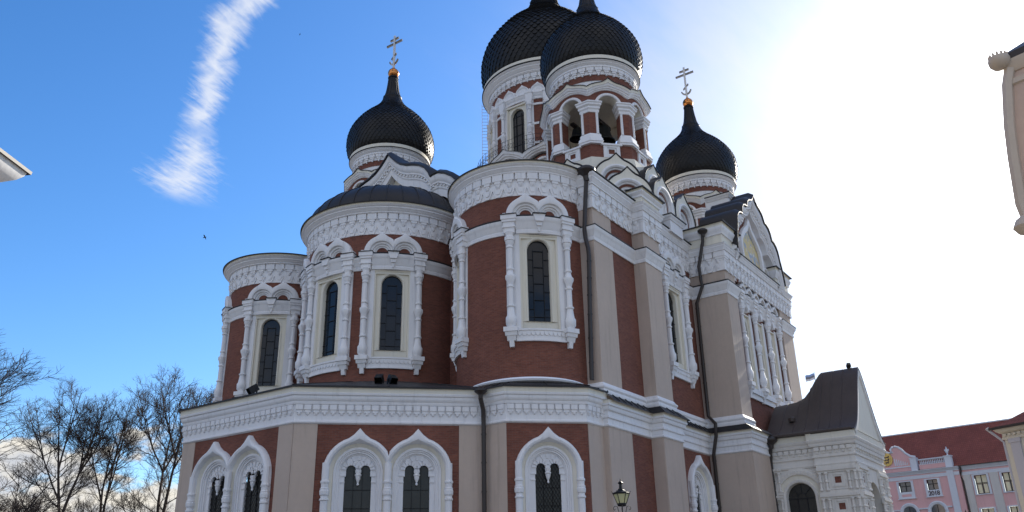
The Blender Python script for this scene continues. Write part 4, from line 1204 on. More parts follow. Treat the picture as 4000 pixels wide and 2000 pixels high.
# left side face with the arched window, coordinates along v: s = 16 - v
TL = WALL((PU0, 16.0), 180)
porch.T = TL
porch.use('porch_white')
porch.arch_fill(0, 2.75, 0, 8.9, 1.62, 6.25, .80, 1.0)
porch.loft([C3(arc(1.62, 6.25, .80, 1.0), 0), C3(arc(1.62, 6.25, .76, 1.0), -.3)])
porch.holed(2.75, 4.85, 0, 8.9, [], n=.22)
porch.face([(2.75, 0, 0), (2.75, .22, 0), (2.75, .22, 8.9), (2.75, 0, 8.9)])
porch.T = WALL((pm, PV), 270)
hwp = (PU1 - PU0) / 2 + .22
# front wall with an arched doorway
porch.arch_fill(-hwp, hwp, 0, 9.3, 0, 5.6, 1.45, .0)
porch.loft([C3(arc(0, 5.6, 1.45, 0), 0), C3(arc(0, 5.6, 1.40, 0), -.8)])
porch.T = WALL((PU1, 16.0), 0)
porch.holed(-4.85, 0, 0, 9.3, [])
po = porch.build('porch', CATH)
def psub(mb, name):
    o = mb.mesh(name); r = obj(name, o); r.parent = po; return r
pt = MB('porch_white cream brick', TL)
# archivolt with little beads
pt.loft([C3(arc(1.62, 6.25, r, 1.0), n) for r, n in ((.80, -.02), (.80, .06), (.86, .10), (.94, .10), (.97, .05))])
pt.use('cream'); pt.loft([C3(arc(1.62, 6.25, r, 4.9), n) for r, n in ((.97, .05), (1.22, .05))]); pt.use('porch_white')
pt.loft([C3(arc(1.62, 6.25, r), n) for r, n in ((1.22, .04), (1.22, .14), (1.28, .16), (1.46, .14), (1.48, .08), (1.58, .08), (1.6, 0))])
for k in range(22):
    a = R(4 + 8.2 * k); pt.box(1.62 - 1.36 * math.cos(a) - .035, 1.62 - 1.36 * math.cos(a) + .035, .14, .18, 6.25 + 1.36 * math.sin(a) - .05, 6.25 + 1.36 * math.sin(a) + .05)
psub(pt, 'archivolt'); pt = MB('porch_white brick', TL)
def col_pair(c, n, z0, z1):
    for q in (-.16, .16):
        h = z1 - z0
        pt.lathe(c + q, n, [(.11, z0), (.11, z0 + .08 * h), (.075, z0 + .12 * h), (.075, z0 + .44 * h), (.11, z0 + .47 * h), (.11, z0 + .53 * h), (.075, z0 + .56 * h), (.075, z0 + .88 * h), (.11, z0 + .92 * h), (.11, z1)], 8)
for z0 in (2.1, 3.55, 5.0, 6.45):
    col_pair(.42, .10, z0 + .15, z0 + 1.2); pt.box(.15, .72, 0, .16, z0 + 1.2, z0 + 1.3); pt.box(.15, .72, 0, .22, z0 + 1.3, z0 + 1.42); pt.box(.15, .72, 0, .16, z0 - .0, z0 + .15)
psub(pt, 'wall_colonnettes'); pt = MB('porch_white brick', TL)
# corner pier: stacked square panels between paired colonnettes
def pier_face(cx, n, wd):
    for z0 in (.75, 2.13, 3.5, 4.88, 6.25):
        z1 = z0 + 1.38
        for w0, w1, nn in ((.50, .36, .05), (.36, .26, .09), (.26, .17, .05)):
            for a, b, c_, d in ((cx - w0, cx + w0, z0 + .75 - w0, z0 + .75 - w1), (cx - w0, cx + w0, z0 + .75 + w1, z0 + .75 + w0), (cx - w0, cx - w1, z0 + .75 - w1, z0 + .75 + w1), (cx + w1, cx + w0, z0 + .75 - w1, z0 + .75 + w1)):
                pt.use('porch_white'); pt.box(a, b, n, n + nn, c_, d)
        pt.use('brick'); pt.box(cx - .17, cx + .17, n, n + .015, z0 + .58, z0 + .92); pt.use('porch_white')
        for q in (-1, 1): col_pair(cx + q * .76, n + .08, z0 + .22, z0 + 1.16)
        pt.box(cx - wd, cx + wd, n, n + .12, z1 - .22, z1 - .12); pt.box(cx - wd, cx + wd, n, n + .19, z1 - .12, z1 + .02); pt.box(cx - wd, cx + wd, n, n + .13, z1 + .02, z1 + .12); pt.box(cx - wd, cx + wd, n, n + .07, z1 + .12, z1 + .22)
pier_face(3.80, .22, 1.04); psub(pt, 'pier_ornament')
for q in (-1, 1):
    pt = MB('porch_white brick', WALL((pm, PV), 270)); pier_face(q * (hwp - .95), 0., .95); psub(pt, 'pier_ornament')
pe = MB('porch_white cream brown_metal')
EN = [(0, 7.75), (.07, 7.78), (.10, 7.86), (.05, 7.95), (.05, 8.20), (.12, 8.24), (.12, 8.32), (.06, 8.36), (.06, 8.78), (.16, 8.82), (.2, 8.92), (.2, 8.98), (.27, 9.06), (.29, 9.16), (.26, 9.2)]
ppoly = [(PU0, 16.0), (PU0, 13.25), (PU0 - .22, 13.25), (PU0 - .22, PV), (PU1 + .22, PV), (PU1 + .22, 16)]
pe.use('porch_white'); pe.sweep(ppoly, EN); pe.use('cream'); pe.sweep(ppoly, [(.26, 9.2), (.26, 9.52), (.30, 9.53)])
pe.use('porch_white')
for i in (0, 2, 3):
    T, L = seg_frame(ppoly[i], ppoly[i + 1]); pe.T = T; k = max(2, round(L / .36))
    for j in range(k):
        c = (j + .5) * L / k; pe.box(c - .13, c + .13, .06, .17, 8.58, 8.78); pe.box(c - .08, c + .08, .06, .12, 8.44, 8.58)
pe.T = None
psub(pe, 'cornice')
# porch roof: low ridge behind, tall ogee gable in front
rf = MB('porch_roof')
def og(v, zr, hw, ze, n=14):
    pts = []
    for i in range(-n, n + 1):
        x = i / n; t = abs(x)
        zz = ze + (zr - ze) * ((1 - t) ** 1.0 * .45 + .55 * (1 - t) ** 2.0 if False else (.5 + .5 * math.cos(math.pi * min(1, t) ** .80)) * .72 + .28 * (1 - t))
        pts.append((pm + x * hw, v, zz))
    return pts
HW = hwp + .34
secs = [(16.0, 11.95), (15.3, 12.0), (14.7, 12.05), (14.2, 12.25), (13.8, 12.65), (13.45, 13.15), (13.15, 13.5), (13.0, 13.6), (10.85, 13.6)]
rf.loft([og(v, zr, HW, 9.56) for v, zr in secs])
rf.loft([og(10.85, 13.6, HW, 9.56), og(10.83, 13.52, HW, 9.48), og(11.0, 13.5, HW - .05, 9.48)])
for v, zr in ((15.2, 12.0), (14.4, 12.15), (13.7, 12.8), (12.9, 13.6), (12.3, 13.6), (11.7, 13.6)):
    rf.tube([(a, b, c + .015) for a, b, c in og(v, zr, HW, 9.56)], .022, 4)
rf.loft([[(PU0 - .26 - (.22 if v < 13.3 else 0), v, 9.50) for v in (16, 13.3, 13.2, 11)], [(pm - HW - .06, v, 9.56) for v in (16, 13.3, 13.2, 11)], [(pm - HW - .06, v, 9.64) for v in (16, 13.3, 13.2, 11)], [(pm - HW + .1, v, 9.70) for v in (16, 13.3, 13.2, 11)]])
psub(rf, 'roof')
vent = MB('porch_roof'); vent.lathe(49.0, 14.6, [(.02, 10.55), (.18, 10.6), (.2, 10.8), (.1, 10.9)], 10); psub(vent, 'roof_vent')
gf = MB('cream porch_white')
gl0 = og(10.95, 13.42, hwp + .2, 9.3)
gf.loft([gl0, [(x, v + .0, 9.2) for x, v, z_ in gl0]])
gf.use('porch_white'); gf.loft([[(x, v - .0, z_) for x, v, z_ in og(10.95, 13.45, hwp + .24, 9.45)], [(x, v - .10, z_) for x, v, z_ in og(10.95, 13.45, hwp + .24, 9.45)], [(x, v - .08, z_) for x, v, z_ in og(10.95, 13.1, hwp + .0, 9.3)], [(x, v, z_) for x, v, z_ in og(10.95, 13.0, hwp - .1, 9.3)]])
psub(gf, 'gable')
pw = MB('dim_glass lead', TL)
pw.fi([pw.p((q, -.26, z)) for q, z in arc(1.62, 6.25, .775, 1.0)])
pw.use('lead')
for q in (-.26, .26): pw.box(1.62 + q - .018, 1.62 + q + .018, -.26, -.22, 1.0, 6.25)
for z in (2.1, 3.2, 4.3, 5.3, 6.22): pw.box(.85, 2.39, -.26, -.22, z - .018, z + .018)
for a in (45, 90, 135):
    pw.T = None; pw.tube([TL(1.62 - .26 * math.cos(R(a)), -.24, 6.25 + .26 * math.sin(R(a))), TL(1.62 - .76 * math.cos(R(a)), -.24, 6.25 + .76 * math.sin(R(a)))], .018, 4)
pw.T = TL
pw.loft([C3(arc(1.62, 6.25, .275), -.22), C3(arc(1.62, 6.25, .245), -.22)])
psub(pw, 'window')
dr_ = MB('dark_inside', WALL((pm, PV), 270)); dr_.fi([dr_.p((q, -.9, z)) for q, z in arc(0, 5.6, 1.45, 0)]); psub(dr_, 'doorway')
pipe([(PU0 - .42, 15.55, 9.4), (PU0 - .42, 15.55, 9.1), (PU0 - .18, 15.72, 8.4), (PU0 - .16, 15.75, 7.6), (PU0 - .16, 15.75, 0)], .10, (PU0 - .45, 15.5, 9.5), 1.2)

#@@PART2@@
# ------------------------------------------------------------------ things on and in the cathedral
def bell(loc, k, label):
    r = empty('church_bell', loc, label, 'bell', 'bells hanging in the near belfry')
    b = MB('bronze'); b.lathe(0, 0, [(.80 * k, 0), (.82 * k, .06 * k), (.70 * k, .22 * k), (.56 * k, .5 * k), (.48 * k, .9 * k), (.42 * k, 1.15 * k), (.28 * k, 1.28 * k), (.02, 1.32 * k)], 24, cap=False)
    b.build('bell_body', r)
    c = MB('iron'); c.tube([(0, 0, 1.1 * k), (0, 0, .05 * k)], .04 * k, 6); c.lathe(0, 0, [(.02, -.12 * k), (.12 * k, -.02 * k), (.1 * k, .1 * k), (.03, .2 * k)], 8); c.build('clapper', r)
    y = MB('brown_metal'); y.box(-.9 * k, .9 * k, -.14, .14, 1.32 * k, 1.58 * k); y.build('yoke', r)
    return r
bell((bN[0] - .75, bN[1] - .95, 28.35), .95, 'large dark bronze bell hanging behind the middle arch of the near belfry')
bell((bN[0] - 1.35, bN[1] + .65, 28.9), .62, 'smaller dark bell hanging behind the left arch of the near belfry')

def floodlight(loc, rz, label, pitch=35, kind='floodlights on the lower roofs'):
    r = empty('floodlight', loc, label, 'floodlight', kind, rz)
    b = MB('iron'); b.T = None
    b.poly([(-.17, .10), (.17, .10), (.17, .42), (-.17, .42)], -.22, .22)
    h = b.build('housing', r); h.rotation_euler = (R(pitch), 0, 0); h.location = (0, .02, .08)
    g = MB('glass'); g.poly([(-.14, .13), (.14, .13), (.14, .39), (-.14, .39)], .221, .228)
    gl = g.build('lens', r); gl.rotation_euler = (R(pitch), 0, 0); gl.location = (0, .02, .08)
    k = MB('iron'); k.box(-.2, -.17, -.04, .04, 0, .36); k.box(.17, .2, -.04, .04, 0, .36); k.box(-.2, .2, -.06, .06, -.03, .02); k.build('bracket', r)
    return r
floodlight((23.8, 30.95, 10.2), 250, 'black floodlight on the roof edge under the leftmost apse window')
floodlight((27.55, 26.85, 10.72), 300, 'left one of the pair of black floodlights on the dark roof under the middle apse')
floodlight((27.95, 26.5, 10.72), 340, 'right one of the pair of black floodlights on the dark roof under the middle apse')
floodlight((50.8, 11.35, 13.60), 120, 'small black floodlight on the ridge of the porch roof', 30).scale = (.6, .6, .6)

# ------------------------------------------------------------------ lamps
def street_lamp(loc, label):
    r = empty('street_lamp', loc, label, 'street lamp', 'black lantern street lamps')
    p = MB('iron'); p.lathe(0, 0, [(.22, 0), (.22, .25), (.16, .32), (.13, .9), (.09, 1.0), (.065, 1.2), (.05, 3.5), (.07, 3.55), (.05, 3.6), (.04, 3.86)], 12); p.build('post', r)
    s = MB('iron')
    for a in (30, 120, 210, 300):
        ca, sa = math.cos(R(a)), math.sin(R(a))
        s.tube([(.05 * ca, .05 * sa, 3.62), (.10 * ca, .10 * sa, 3.95), (.15 * ca, .15 * sa, 4.17), (.22 * ca, .22 * sa, 4.19), (.27 * ca, .27 * sa, 4.15), (.275 * ca, .275 * sa, 4.09), (.24 * ca, .24 * sa, 4.06), (.22 * ca, .22 * sa, 4.10)], .011, 5)
    s.build('scroll', r)
    g = MB('lamp_glass'); g.lathe(0, 0, [(.135, 4.26), (.262, 4.57)], 6, cap=False); g.build('lamp_glass', r)
    f = MB('iron'); f.lathe(0, 0, [(.02, 4.17), (.12, 4.18), (.15, 4.22), (.15, 4.27), (.13, 4.27)], 12)
    for j in range(6):
        a = 2 * math.pi * j / 6; ca, sa = math.cos(a), math.sin(a)
        f.tube([(.14 * ca, .14 * sa, 4.25), (.268 * ca, .268 * sa, 4.58)], .013, 5)
        f.tube([(.26 * ca, .26 * sa, 4.57), (.32 * ca, .32 * sa, 4.66)], [.014, .004], 5)
    f.build('frame', r)
    h = MB('iron'); h.lathe(0, 0, [(.27, 4.55), (.285, 4.585), (.24, 4.615), (.17, 4.64), (.12, 4.68), (.095, 4.70), (.095, 4.72), (.06, 4.73), (.05, 4.86), (.09, 4.90), (.085, 4.915), (.045, 4.945), (.02, 4.97), (.022, 4.985), (.002, 5.05)], 6); h.build('lamp_roof', r)
    return r
LAMP_S = 1.0
street_lamp((24.72, 13.15, 0), 'black lantern street lamp with pale glass in front of the beige cathedral pilasters')
street_lamp((47.55, 6.41, 0), 'black street lamp by the pink palace, only its spire tip in view')

ln_ = empty('lantern', (3.365, -.305, 0), 'pale square lantern close to the camera at the right edge with the sun behind it', 'lantern')
a0 = R(120)
BODY = [(.395, 2.765), (.402, 2.82), (.385, 3.0), (.368, 3.13), (.335, 3.30), (.312, 3.365)]
b = MB('old_glass'); b.lathe(0, 0, BODY, 4, a0, False); b.build('lamp_glass', ln_)
b = MB('lantern_paint')
for j in range(4):
    a, a2 = a0 + math.pi / 2 * j, a0 + math.pi / 2 * (j + 1)
    for f, rr in ((0, .020), (.33, .007), (.67, .007)):
        b.tube([((1 - f) * (q + .004) * math.cos(a) + f * (q + .004) * math.cos(a2), (1 - f) * (q + .004) * math.sin(a) + f * (q + .004) * math.sin(a2), z) for q, z in BODY], rr, 6)
b.lathe(0, 0, [(.29, 3.345), (.325, 3.35), (.338, 3.375), (.338, 3.40), (.28, 3.405)], 4, a0)
b.lathe(0, 0, [(.325, 3.285), (.348, 3.295), (.340, 3.318)], 4, a0, False)
b.build('frame', ln_)
b = MB('lantern_paint'); b.lathe(0, 0, [(.10, 2.70), (.36, 2.715), (.405, 2.735), (.41, 2.755), (.38, 2.77)], 4, a0); b.build('base_rim', ln_)
b = MB('lantern_paint'); b.lathe(0, 0, [(.012, 3.372), (.026, 3.378), (.036, 3.392), (.038, 3.408), (.034, 3.42), (.002, 3.424)], 14)
for j in range(14):
    a = 2 * math.pi * j / 14; b.lathe(.031 * math.cos(a), .031 * math.sin(a), [(.002, 3.418), (.0045, 3.423), (.0045, 3.427), (.002, 3.432)], 6)
km = b.mesh('corner_knob')
b = MB('lantern_paint'); b.lathe(0, 0, [(.004, 2.70), (.03, 2.715), (.042, 2.735), (.03, 2.76), (.01, 2.775)], 12); b.tube([(0, 0, 2.73), (-.012, -.03, 2.69), (-.02, -.07, 2.665), (-.03, -.12, 2.67), (-.035, -.15, 2.70)], .014, 7); bkm = b.mesh('base_scroll')
for j in range(4):
    a = a0 + math.pi / 2 * j
    obj('corner_knob', km, ln_, (.345 * math.cos(a), .345 * math.sin(a), 0)); obj('base_scroll', bkm, ln_, (.41 * math.cos(a), .41 * math.sin(a), 0), 90 * j)
b = MB('brown_metal'); b.lathe(0, 0, [(.335, 3.40), (.33, 3.43), (.16, 3.53), (.10, 3.57), (.03, 3.62), (.02, 3.70), (.002, 3.78)], 4, a0); b.build('lamp_roof', ln_)
b = MB('lantern_paint'); b.lathe(0, 0, [(.16, 0), (.16, .3), (.10, .4), (.06, 1.), (.045, 2.3), (.06, 2.5), (.09, 2.70)], 12); b.build('post', ln_)

# ------------------------------------------------------------------ pink palace beyond the square
PAL = empty('palace', (109, 14.4, 0), 'pink palace with pale blue pilasters and a dark red tiled roof', 'palace', rz=170.7)
m = MB('pink pale_blue', FLAT)
m.use('pink'); m.holed(-30, 0, 0, 14.2, [(-6.9, -5.5, 11.92, 13.06), (-3.72, -2.5, 11.90, 13.06), (-10.1, -8.7, 11.92, 13.06)], n=.35)
m.face([(0, .35, 0), (0, 0, 0), (0, 0, 14.2), (0, .35, 14.2)])
m.holed(0, 22, 0, 14.1, [(1.34 + 2.85 * k, 2.64 + 2.85 * k, 11.02, 13.06) for k in range(7)] + [(1.34 + 2.85 * k, 2.64 + 2.85 * k, 7.3, 9.45) for k in range(7)])
m.use('pale_blue')
m.use('stone_trim')
for k in range(7): m.box(-.0 + 2.75 * k + .2, 2.85 * k + 1.0, 0, .08, 0, 13.2)
m.use('pale_blue')
m.box(0, 22, 0, .09, 13.2, 13.55)
m.box(-1.32, -.60, .35, .5, 0, 13.82); m.box(-12, 0, .35, .42, 13.28, 13.66)
m.build('wall', PAL)
m = MB('pale_blue', FLAT)
PC = [(0, 13.78), (.10, 13.8), (.12, 13.9), (.25, 14.0), (.30, 14.1), (.42, 14.14), (.42, 14.2), (0, 14.24)]
m.prof(-30, .02, [(n + .35, z) for n, z in PC]); m.prof(.02, 22, [(n, z - .02) for n, z in PC]); m.build('cornice', PAL)
m = MB('roof_tile brown_metal', FLAT)
m.loft([[(-30, .35, 14.15), (22, .35, 14.15)], [(-30, -6.6, 19.72), (22, -6.6, 19.72)], [(-30, -14, 14.15), (22, -14, 14.15)]])
m.use('brown_metal'); m.box(-30, 22, .30, .48, 14.16, 14.26); m.build('roof', PAL)
rgm = MB('pale_blue', FLAT); rgm.box(-30, 22, -6.72, -6.48, 19.66, 19.80); rgm.build('ridge', PAL)
# parapet of the middle part: pedestals, balusters, scrolled gable, crest, urn
m = MB('pink pale_blue', FLAT)
m.box(-4.2, -1.2, .05, .35, 14.22, 14.82); m.use('pale_blue'); m.box(-4.2, -1.2, 0, .42, 15.34, 15.46); m.box(-4.2, -1.2, .02, .4, 14.80, 14.86)
for a, z in ((-1.25, 15.42), (-5.1, 15.6)): m.box(a, a + .72, -.1, .5, 14.22, z); m.box(a - .06, a + .78, -.16, .56, z, z + .10)
par = m.build('parapet', PAL)
bl_ = MB('pale_blue'); bl_.lathe(0, 0, [(.07, 14.86), (.05, 14.9), (.085, 15.02), (.045, 15.2), (.07, 15.3), (.07, 15.34)], 8); blm = bl_.mesh('baluster')
for k in range(14): obj('baluster', blm, par, (.2, -4.05 + .2 * k, 0))
m = MB('pale_blue', FLAT); m.lathe(-.89, .2, [(.16, 15.55), (.08, 15.62), (.06, 15.74), (.15, 15.9), (.19, 16.12), (.17, 16.22), (.07, 16.3), (.10, 16.36), (.05, 16.46), (.01, 16.58)], 10)
for q in (-1, 1): m.box(-.89 + q * .22 - .03, -.89 + q * .22 + .03, .17, .23, 16.05, 16.25)
m.build('urn', PAL)
gcurve = [(-4.45, 15.8), (-5.0, 15.95), (-5.5, 16.35), (-5.9, 16.85), (-6.25, 17.15), (-6.6, 17.25), (-6.95, 17.18), (-7.15, 16.95), (-7.1, 16.7), (-6.9, 16.62), (-7.3, 16.55), (-7.8, 16.75)]
allc = gcurve + [(-15.6 - q, z) for q, z in reversed(gcurve[:-1])]
m = MB('pink pale_blue', FLAT); m.use('pink'); m.poly(allc + [(-11.15, 14.22), (-4.45, 14.22)], 0, .32)
m.use('pale_blue'); m.T = None
m.tube([FLAT(q, .3, z) for q, z in allc], .13, 8); m.T = FLAT; m.box(-11.2, -4.4, .2, .42, 14.72, 14.86)
for q in (-1, 1):
    for k in range(7): m.poly([(-7.8 + q * (.85 + .22 * k), 15.0), (-7.8 + q * (1.0 + .22 * k), 15.0), (-7.8 + q * (.95 + .24 * k), 15.9 - .10 * k), (-7.8 + q * (.85 + .24 * k), 15.8 - .1 * k)], .32, .37)
m.build('gable', PAL)
m = MB('crest_gold lettering', FLAT)
rnd = random.Random(4)
for k in range(26):
    a = 2 * math.pi * k / 26; rr = .58 + .06 * rnd.random(); m.T = FLAT
    m.poly([(-7.78 + rr * math.cos(a) + .13 * math.cos(R(t)), 15.85 + 1.05 * rr * math.sin(a) + .13 * math.sin(R(t))) for t in range(0, 360, 60)], .33, .42 + .04 * rnd.random())
m.poly([(-8.2, 16.35), (-7.36, 16.35), (-7.36, 15.75), (-7.5, 15.45), (-7.78, 15.25), (-8.06, 15.45), (-8.2, 15.75)], .33, .40)
m.use('lettering')
for z in (16.15, 15.85, 15.55):      # three walking lions
    w_ = .30 if z > 15.6 else .20
    m.poly([(-7.78 - w_, z), (-7.78 + w_ * .6, z + .02), (-7.78 + w_ * .75, z + .12), (-7.78 + w_ * 1.1, z + .10), (-7.78 + w_ * 1.1, z - .02), (-7.78 + w_ * .8, z - .10), (-7.78 - w_ * .9, z - .09)], .40, .43)
    for q in (-.8, -.4, .3, .7): m.box(-7.78 + w_ * q - .025, -7.78 + w_ * q + .025, .40, .43, z - .17, z - .05)
m.build('coat_of_arms', PAL)
def pal_window(c, z0, z1, wd, fr, n, kind):
    m = MB('pale_blue', FLAT)
    a, b = c - wd / 2, c + wd / 2
    m.box(a - fr, a, n, n + .12, z0 - (.75 if kind == 'year' else .1), z1 + .1); m.box(b, b + fr, n, n + .12, z0 - (.75 if kind == 'year' else .1), z1 + .1); m.box(a, b, n, n + .12, z1, z1 + .12)
    if kind == 'year': m.box(a, b, n, n + .10, z0 - .72, z0); m.box(a - fr - .1, b + fr + .1, n, n + .2, z0 - .80, z0 - .72)
    else: m.box(a, b, n, n + .12, z0 - .1, z0)
    m.T = FLAT
    r = m.build('window', PAL)
    g = MB('sky_glass lead curtain', FLAT)
    g.face([(a, n - .18, z0), (b, n - .18, z0), (b, n - .18, z1), (a, n - .18, z1)])
    if kind == 'lit':
        g.use('curtain')
        for x0, x1, y0, y1 in ((.1, .46, .55, .97), (.54, .9, .55, .97), (.12, .42, .05, .5), (.58, .88, .05, .5)):
            g.box(a + wd * x0, a + wd * x1, n - .17, n - .165, z0 + (z1 - z0) * y0, z0 + (z1 - z0) * y1)
    g.use('lead')
    g.box(c - .03, c + .03, n - .18, n - .1, z0, z1); zc = z0 + (z1 - z0) * .58; g.box(a, b, n - .18, n - .1, zc - .03, zc + .03)
    g.box(a, a + .06, n - .18, n - .1, z0, z1); g.box(b - .06, b, n - .18, n - .1, z0, z1); g.box(a, b, n - .18, n - .1, z0, z0 + .06)
    obj('pane', g.mesh('pane'), r)
    return r
pal_window(-6.2, 11.92, 13.06, 1.4, .26, .35, 'year'); wy = pal_window(-3.11, 11.90, 13.06, 1.22, .26, .35, 'year'); pal_window(-9.4, 11.92, 13.06, 1.4, .26, .35, 'year')
m = MB('pink', FLAT); m.box(-6.75, -5.65, .45, .46, 11.38, 11.66); obj('panel', m.mesh('panel')).parent = PAL
for k in range(4):
    pal_window(1.99 + 2.85 * k, 11.02, 13.06, 1.3, .22, 0, 'lit'); pal_window(1.99 + 2.85 * k, 7.3, 9.45, 1.3, .22, 0, 'lit')
for c in (-6.2, -3.05, -9.35):
    m = MB('pale_blue', FLAT)
    m.loft([C3(arc(c, 9.55, r, 7.2, 14), n) for r, n in ((1.12, .35), (1.12, .5), (1.0, .55), (.78, .48), (.74, .40))])
    for q in (-1, 1): m.box(c + q * 1.25 - .35, c + q * 1.25 + .35, .35, .52, 9.85, 10.0)
    r = m.build('arched_window', PAL)
    g = MB('sky_glass lead', FLAT); g.fi([g.p(p) for p in C3(arc(c, 9.55, .75, 7.2), .38)]); g.use('lead'); g.box(c - .03, c + .03, .38, .42, 7.2, 10.2); obj('pane', g.mesh('pane'), r)
tx = bpy.data.curves.new('year_sign', 'FONT'); tx.body = '2018'; tx.size = .68; tx.extrude = .012; tx.offset = .016; tx.align_x = 'CENTER'; tx.space_character = .92
tx.materials.append(MATS['lettering'])
to = bpy.data.objects.new('year_sign', tx); COL.objects.link(to); tme = bpy.data.meshes.new_from_object(to); bpy.data.objects.remove(to); to = bpy.data.objects.new('year_sign', tme); COL.objects.link(to); to.parent = wy; to.location = (.465, -3.09, 11.30); to.rotation_euler = (R(90), 0, R(90))
pp_ = MB('brown_metal', FLAT); pp_.T = None
pp_.tube([FLAT(.22, .42, 14.15), FLAT(.2, .3, 13.7), FLAT(-.02, .12, 13.1), FLAT(.15, .12, 12.6), FLAT(.15, .12, 0)], .09, 8); pp_.build('downpipe', PAL)

# ------------------------------------------------------------------ pale yellow house at the right
HY = empty('house', (59.8, 5.1, 0), 'pale yellow house with a violet grey corner pilaster and toothed cornice', 'house', rz=154.7)
m = MB('yellow_wall violet_trim', FLAT); m.holed(.03, 14, 0, 9.9, []); m.face([(.03, 0, 0), (.03, -10, 0), (.03, -10, 9.9), (.03, 0, 9.9)])
m.use('violet_trim')
for k in range(4): m.box(.37 + 3.2 * k, .97 + 3.2 * k, 0, .09, 0, 9.6); m.box(.30 + 3.2 * k, 1.04 + 3.2 * k, 0, .15, 9.6, 9.85)
m.build('wall', HY)
m = MB('yellow_wall', FLAT)
po_ = [(0.03, -10), (0.03, 0), (14, 0)]
m.T = None
m.sweep([(-10, -.03), (0, -.03)][::-1] if False else [(-10, .03), (0, .03), (0, 14)], [(0, 9.82), (.08, 9.84), (.10, 9.95), (.06, 10.0), (.06, 10.2), (.16, 10.24), (.28, 10.34), (.34, 10.42), (.36, 10.5), (0, 10.55)])
m.T = FLAT
for k in range(45): m.box(.10 + .30 * k, .26 + .30 * k, .05, .17, 10.04, 10.18)
m.build('cornice', HY)
m = MB('roof_tile brown_metal', FLAT)
m.loft([[(-.45, .48, 10.52), (14, .48, 10.52)], [(3.5, -4.5, 13.4), (14, -4.5, 13.4)]]); m.loft([[(-.45, .48, 10.52), (-.45, -10, 10.52)], [(3.5, -4.5, 13.4), (3.5, -10, 13.4)]])
m.use('brown_metal'); m.box(-.5, 14, .44, .56, 10.46, 10.60); m.build('roof', HY)
m = MB('violet_trim', None)
m.tube([FLAT(-.62, .5, 10.62), FLAT(-.55, .42, 10.45), FLAT(-.2, .12, 9.95), FLAT(-.04, .02, 9.7), FLAT(-.04, .02, 0)], [.12, .09, .07, .065, .065], 8); m.build('downpipe', HY)

# ------------------------------------------------------------------ house at the left edge: only the eaves corner shows
HL = empty('house', (4.9, 15.6, 0), 'white moulded eaves corner of a house with a dark roof rim at the left edge', 'house', rz=0)
tip = Vector((6.1 - 4.9, 15.03 - 15.6)); d1 = Vector((-.86, -.51)).normalized(); d2 = Vector((-.45, .89)).normalized()
plan = [tuple(tip + d1 * 42), tuple(tip), tuple(tip + d2 * 9)]
m = MB('white'); m.sweep(plan, [(-.62, 8.42), (-.50, 8.44), (-.48, 8.56), (-.44, 8.58), (-.42, 8.62), (-.30, 8.70), (-.16, 8.80), (-.08, 8.90), (-.05, 8.98), (-.05, 9.0), (-.7, 9.0)]); m.build('eaves_moulding', HL)
m = MB('brown_metal'); m.sweep(plan, [(-.06, 8.985), (0, 8.97), (.01, 9.03), (-.06, 9.05), (-3, 10.4)]); m.build('roof', HL)
m = MB('soffit'); m.sweep(plan, [(-.60, 0), (-.60, 8.43), (-.3, 8.43)]); m.build('wall', HL)

# ------------------------------------------------------------------ flag on its pole
FL = empty('flagpole', (145.0, 38.25, 0), 'thin flagpole with a blue, black and white flag far behind the porch roof', 'flagpole')
m = MB('cross_metal'); m.tube([(0, 0, 0), (0, 0, 36.2)], .06, 6); m.build('pole', FL)
fw, fh = 1.55, 1.1
dv = Vector((-.05, 1, 0)).normalized()
m = MB('flag_blue flag_black flag_white')
for k, c in enumerate(('flag_white', 'flag_black', 'flag_blue')):
    m.use(c); C = []
    for zz in (k / 3, (k + 1) / 3):
        C.append([(dv.x * fw * i / 12 + .12 * math.sin(i * .9 + zz) * i / 12, dv.y * fw * i / 12, 34.85 + fh * zz - .22 * (i / 12) ** 1.3 + .05 * math.sin(i * .8)) for i in range(13)])
    m.loft(C)
m.build('flag', FL)

# ------------------------------------------------------------------ birds
def bird(loc, label, s, rz):
    m = MB('bird')
    m.lathe(0, 0, [(.01, -.16), (.035, -.10), (.05, 0), (.035, .08), (.01, .14)], 6)
    for q in (-1, 1): m.loft([[(0, 0, .05), (q * .14, .10, .06), (q * .30, .02, .0)], [(0, 0, -.05), (q * .14, .09, -.03), (q * .30, .015, -.02)]])
    o = m.build('bird', None, loc); o.scale = (s, s, s); o.rotation_euler = (R(70), R(20), R(rz)); tag(o, label, 'bird', 'birds in the blue sky')
bird((41.05, 62.77, 32.47), 'dark bird gliding in the blue sky above the left apse', 1.1, 30)
bird((55.8, 70.6, 67.4), 'tiny pale grey bird high in the sky between the cloud streak and the cross', .7, 60)

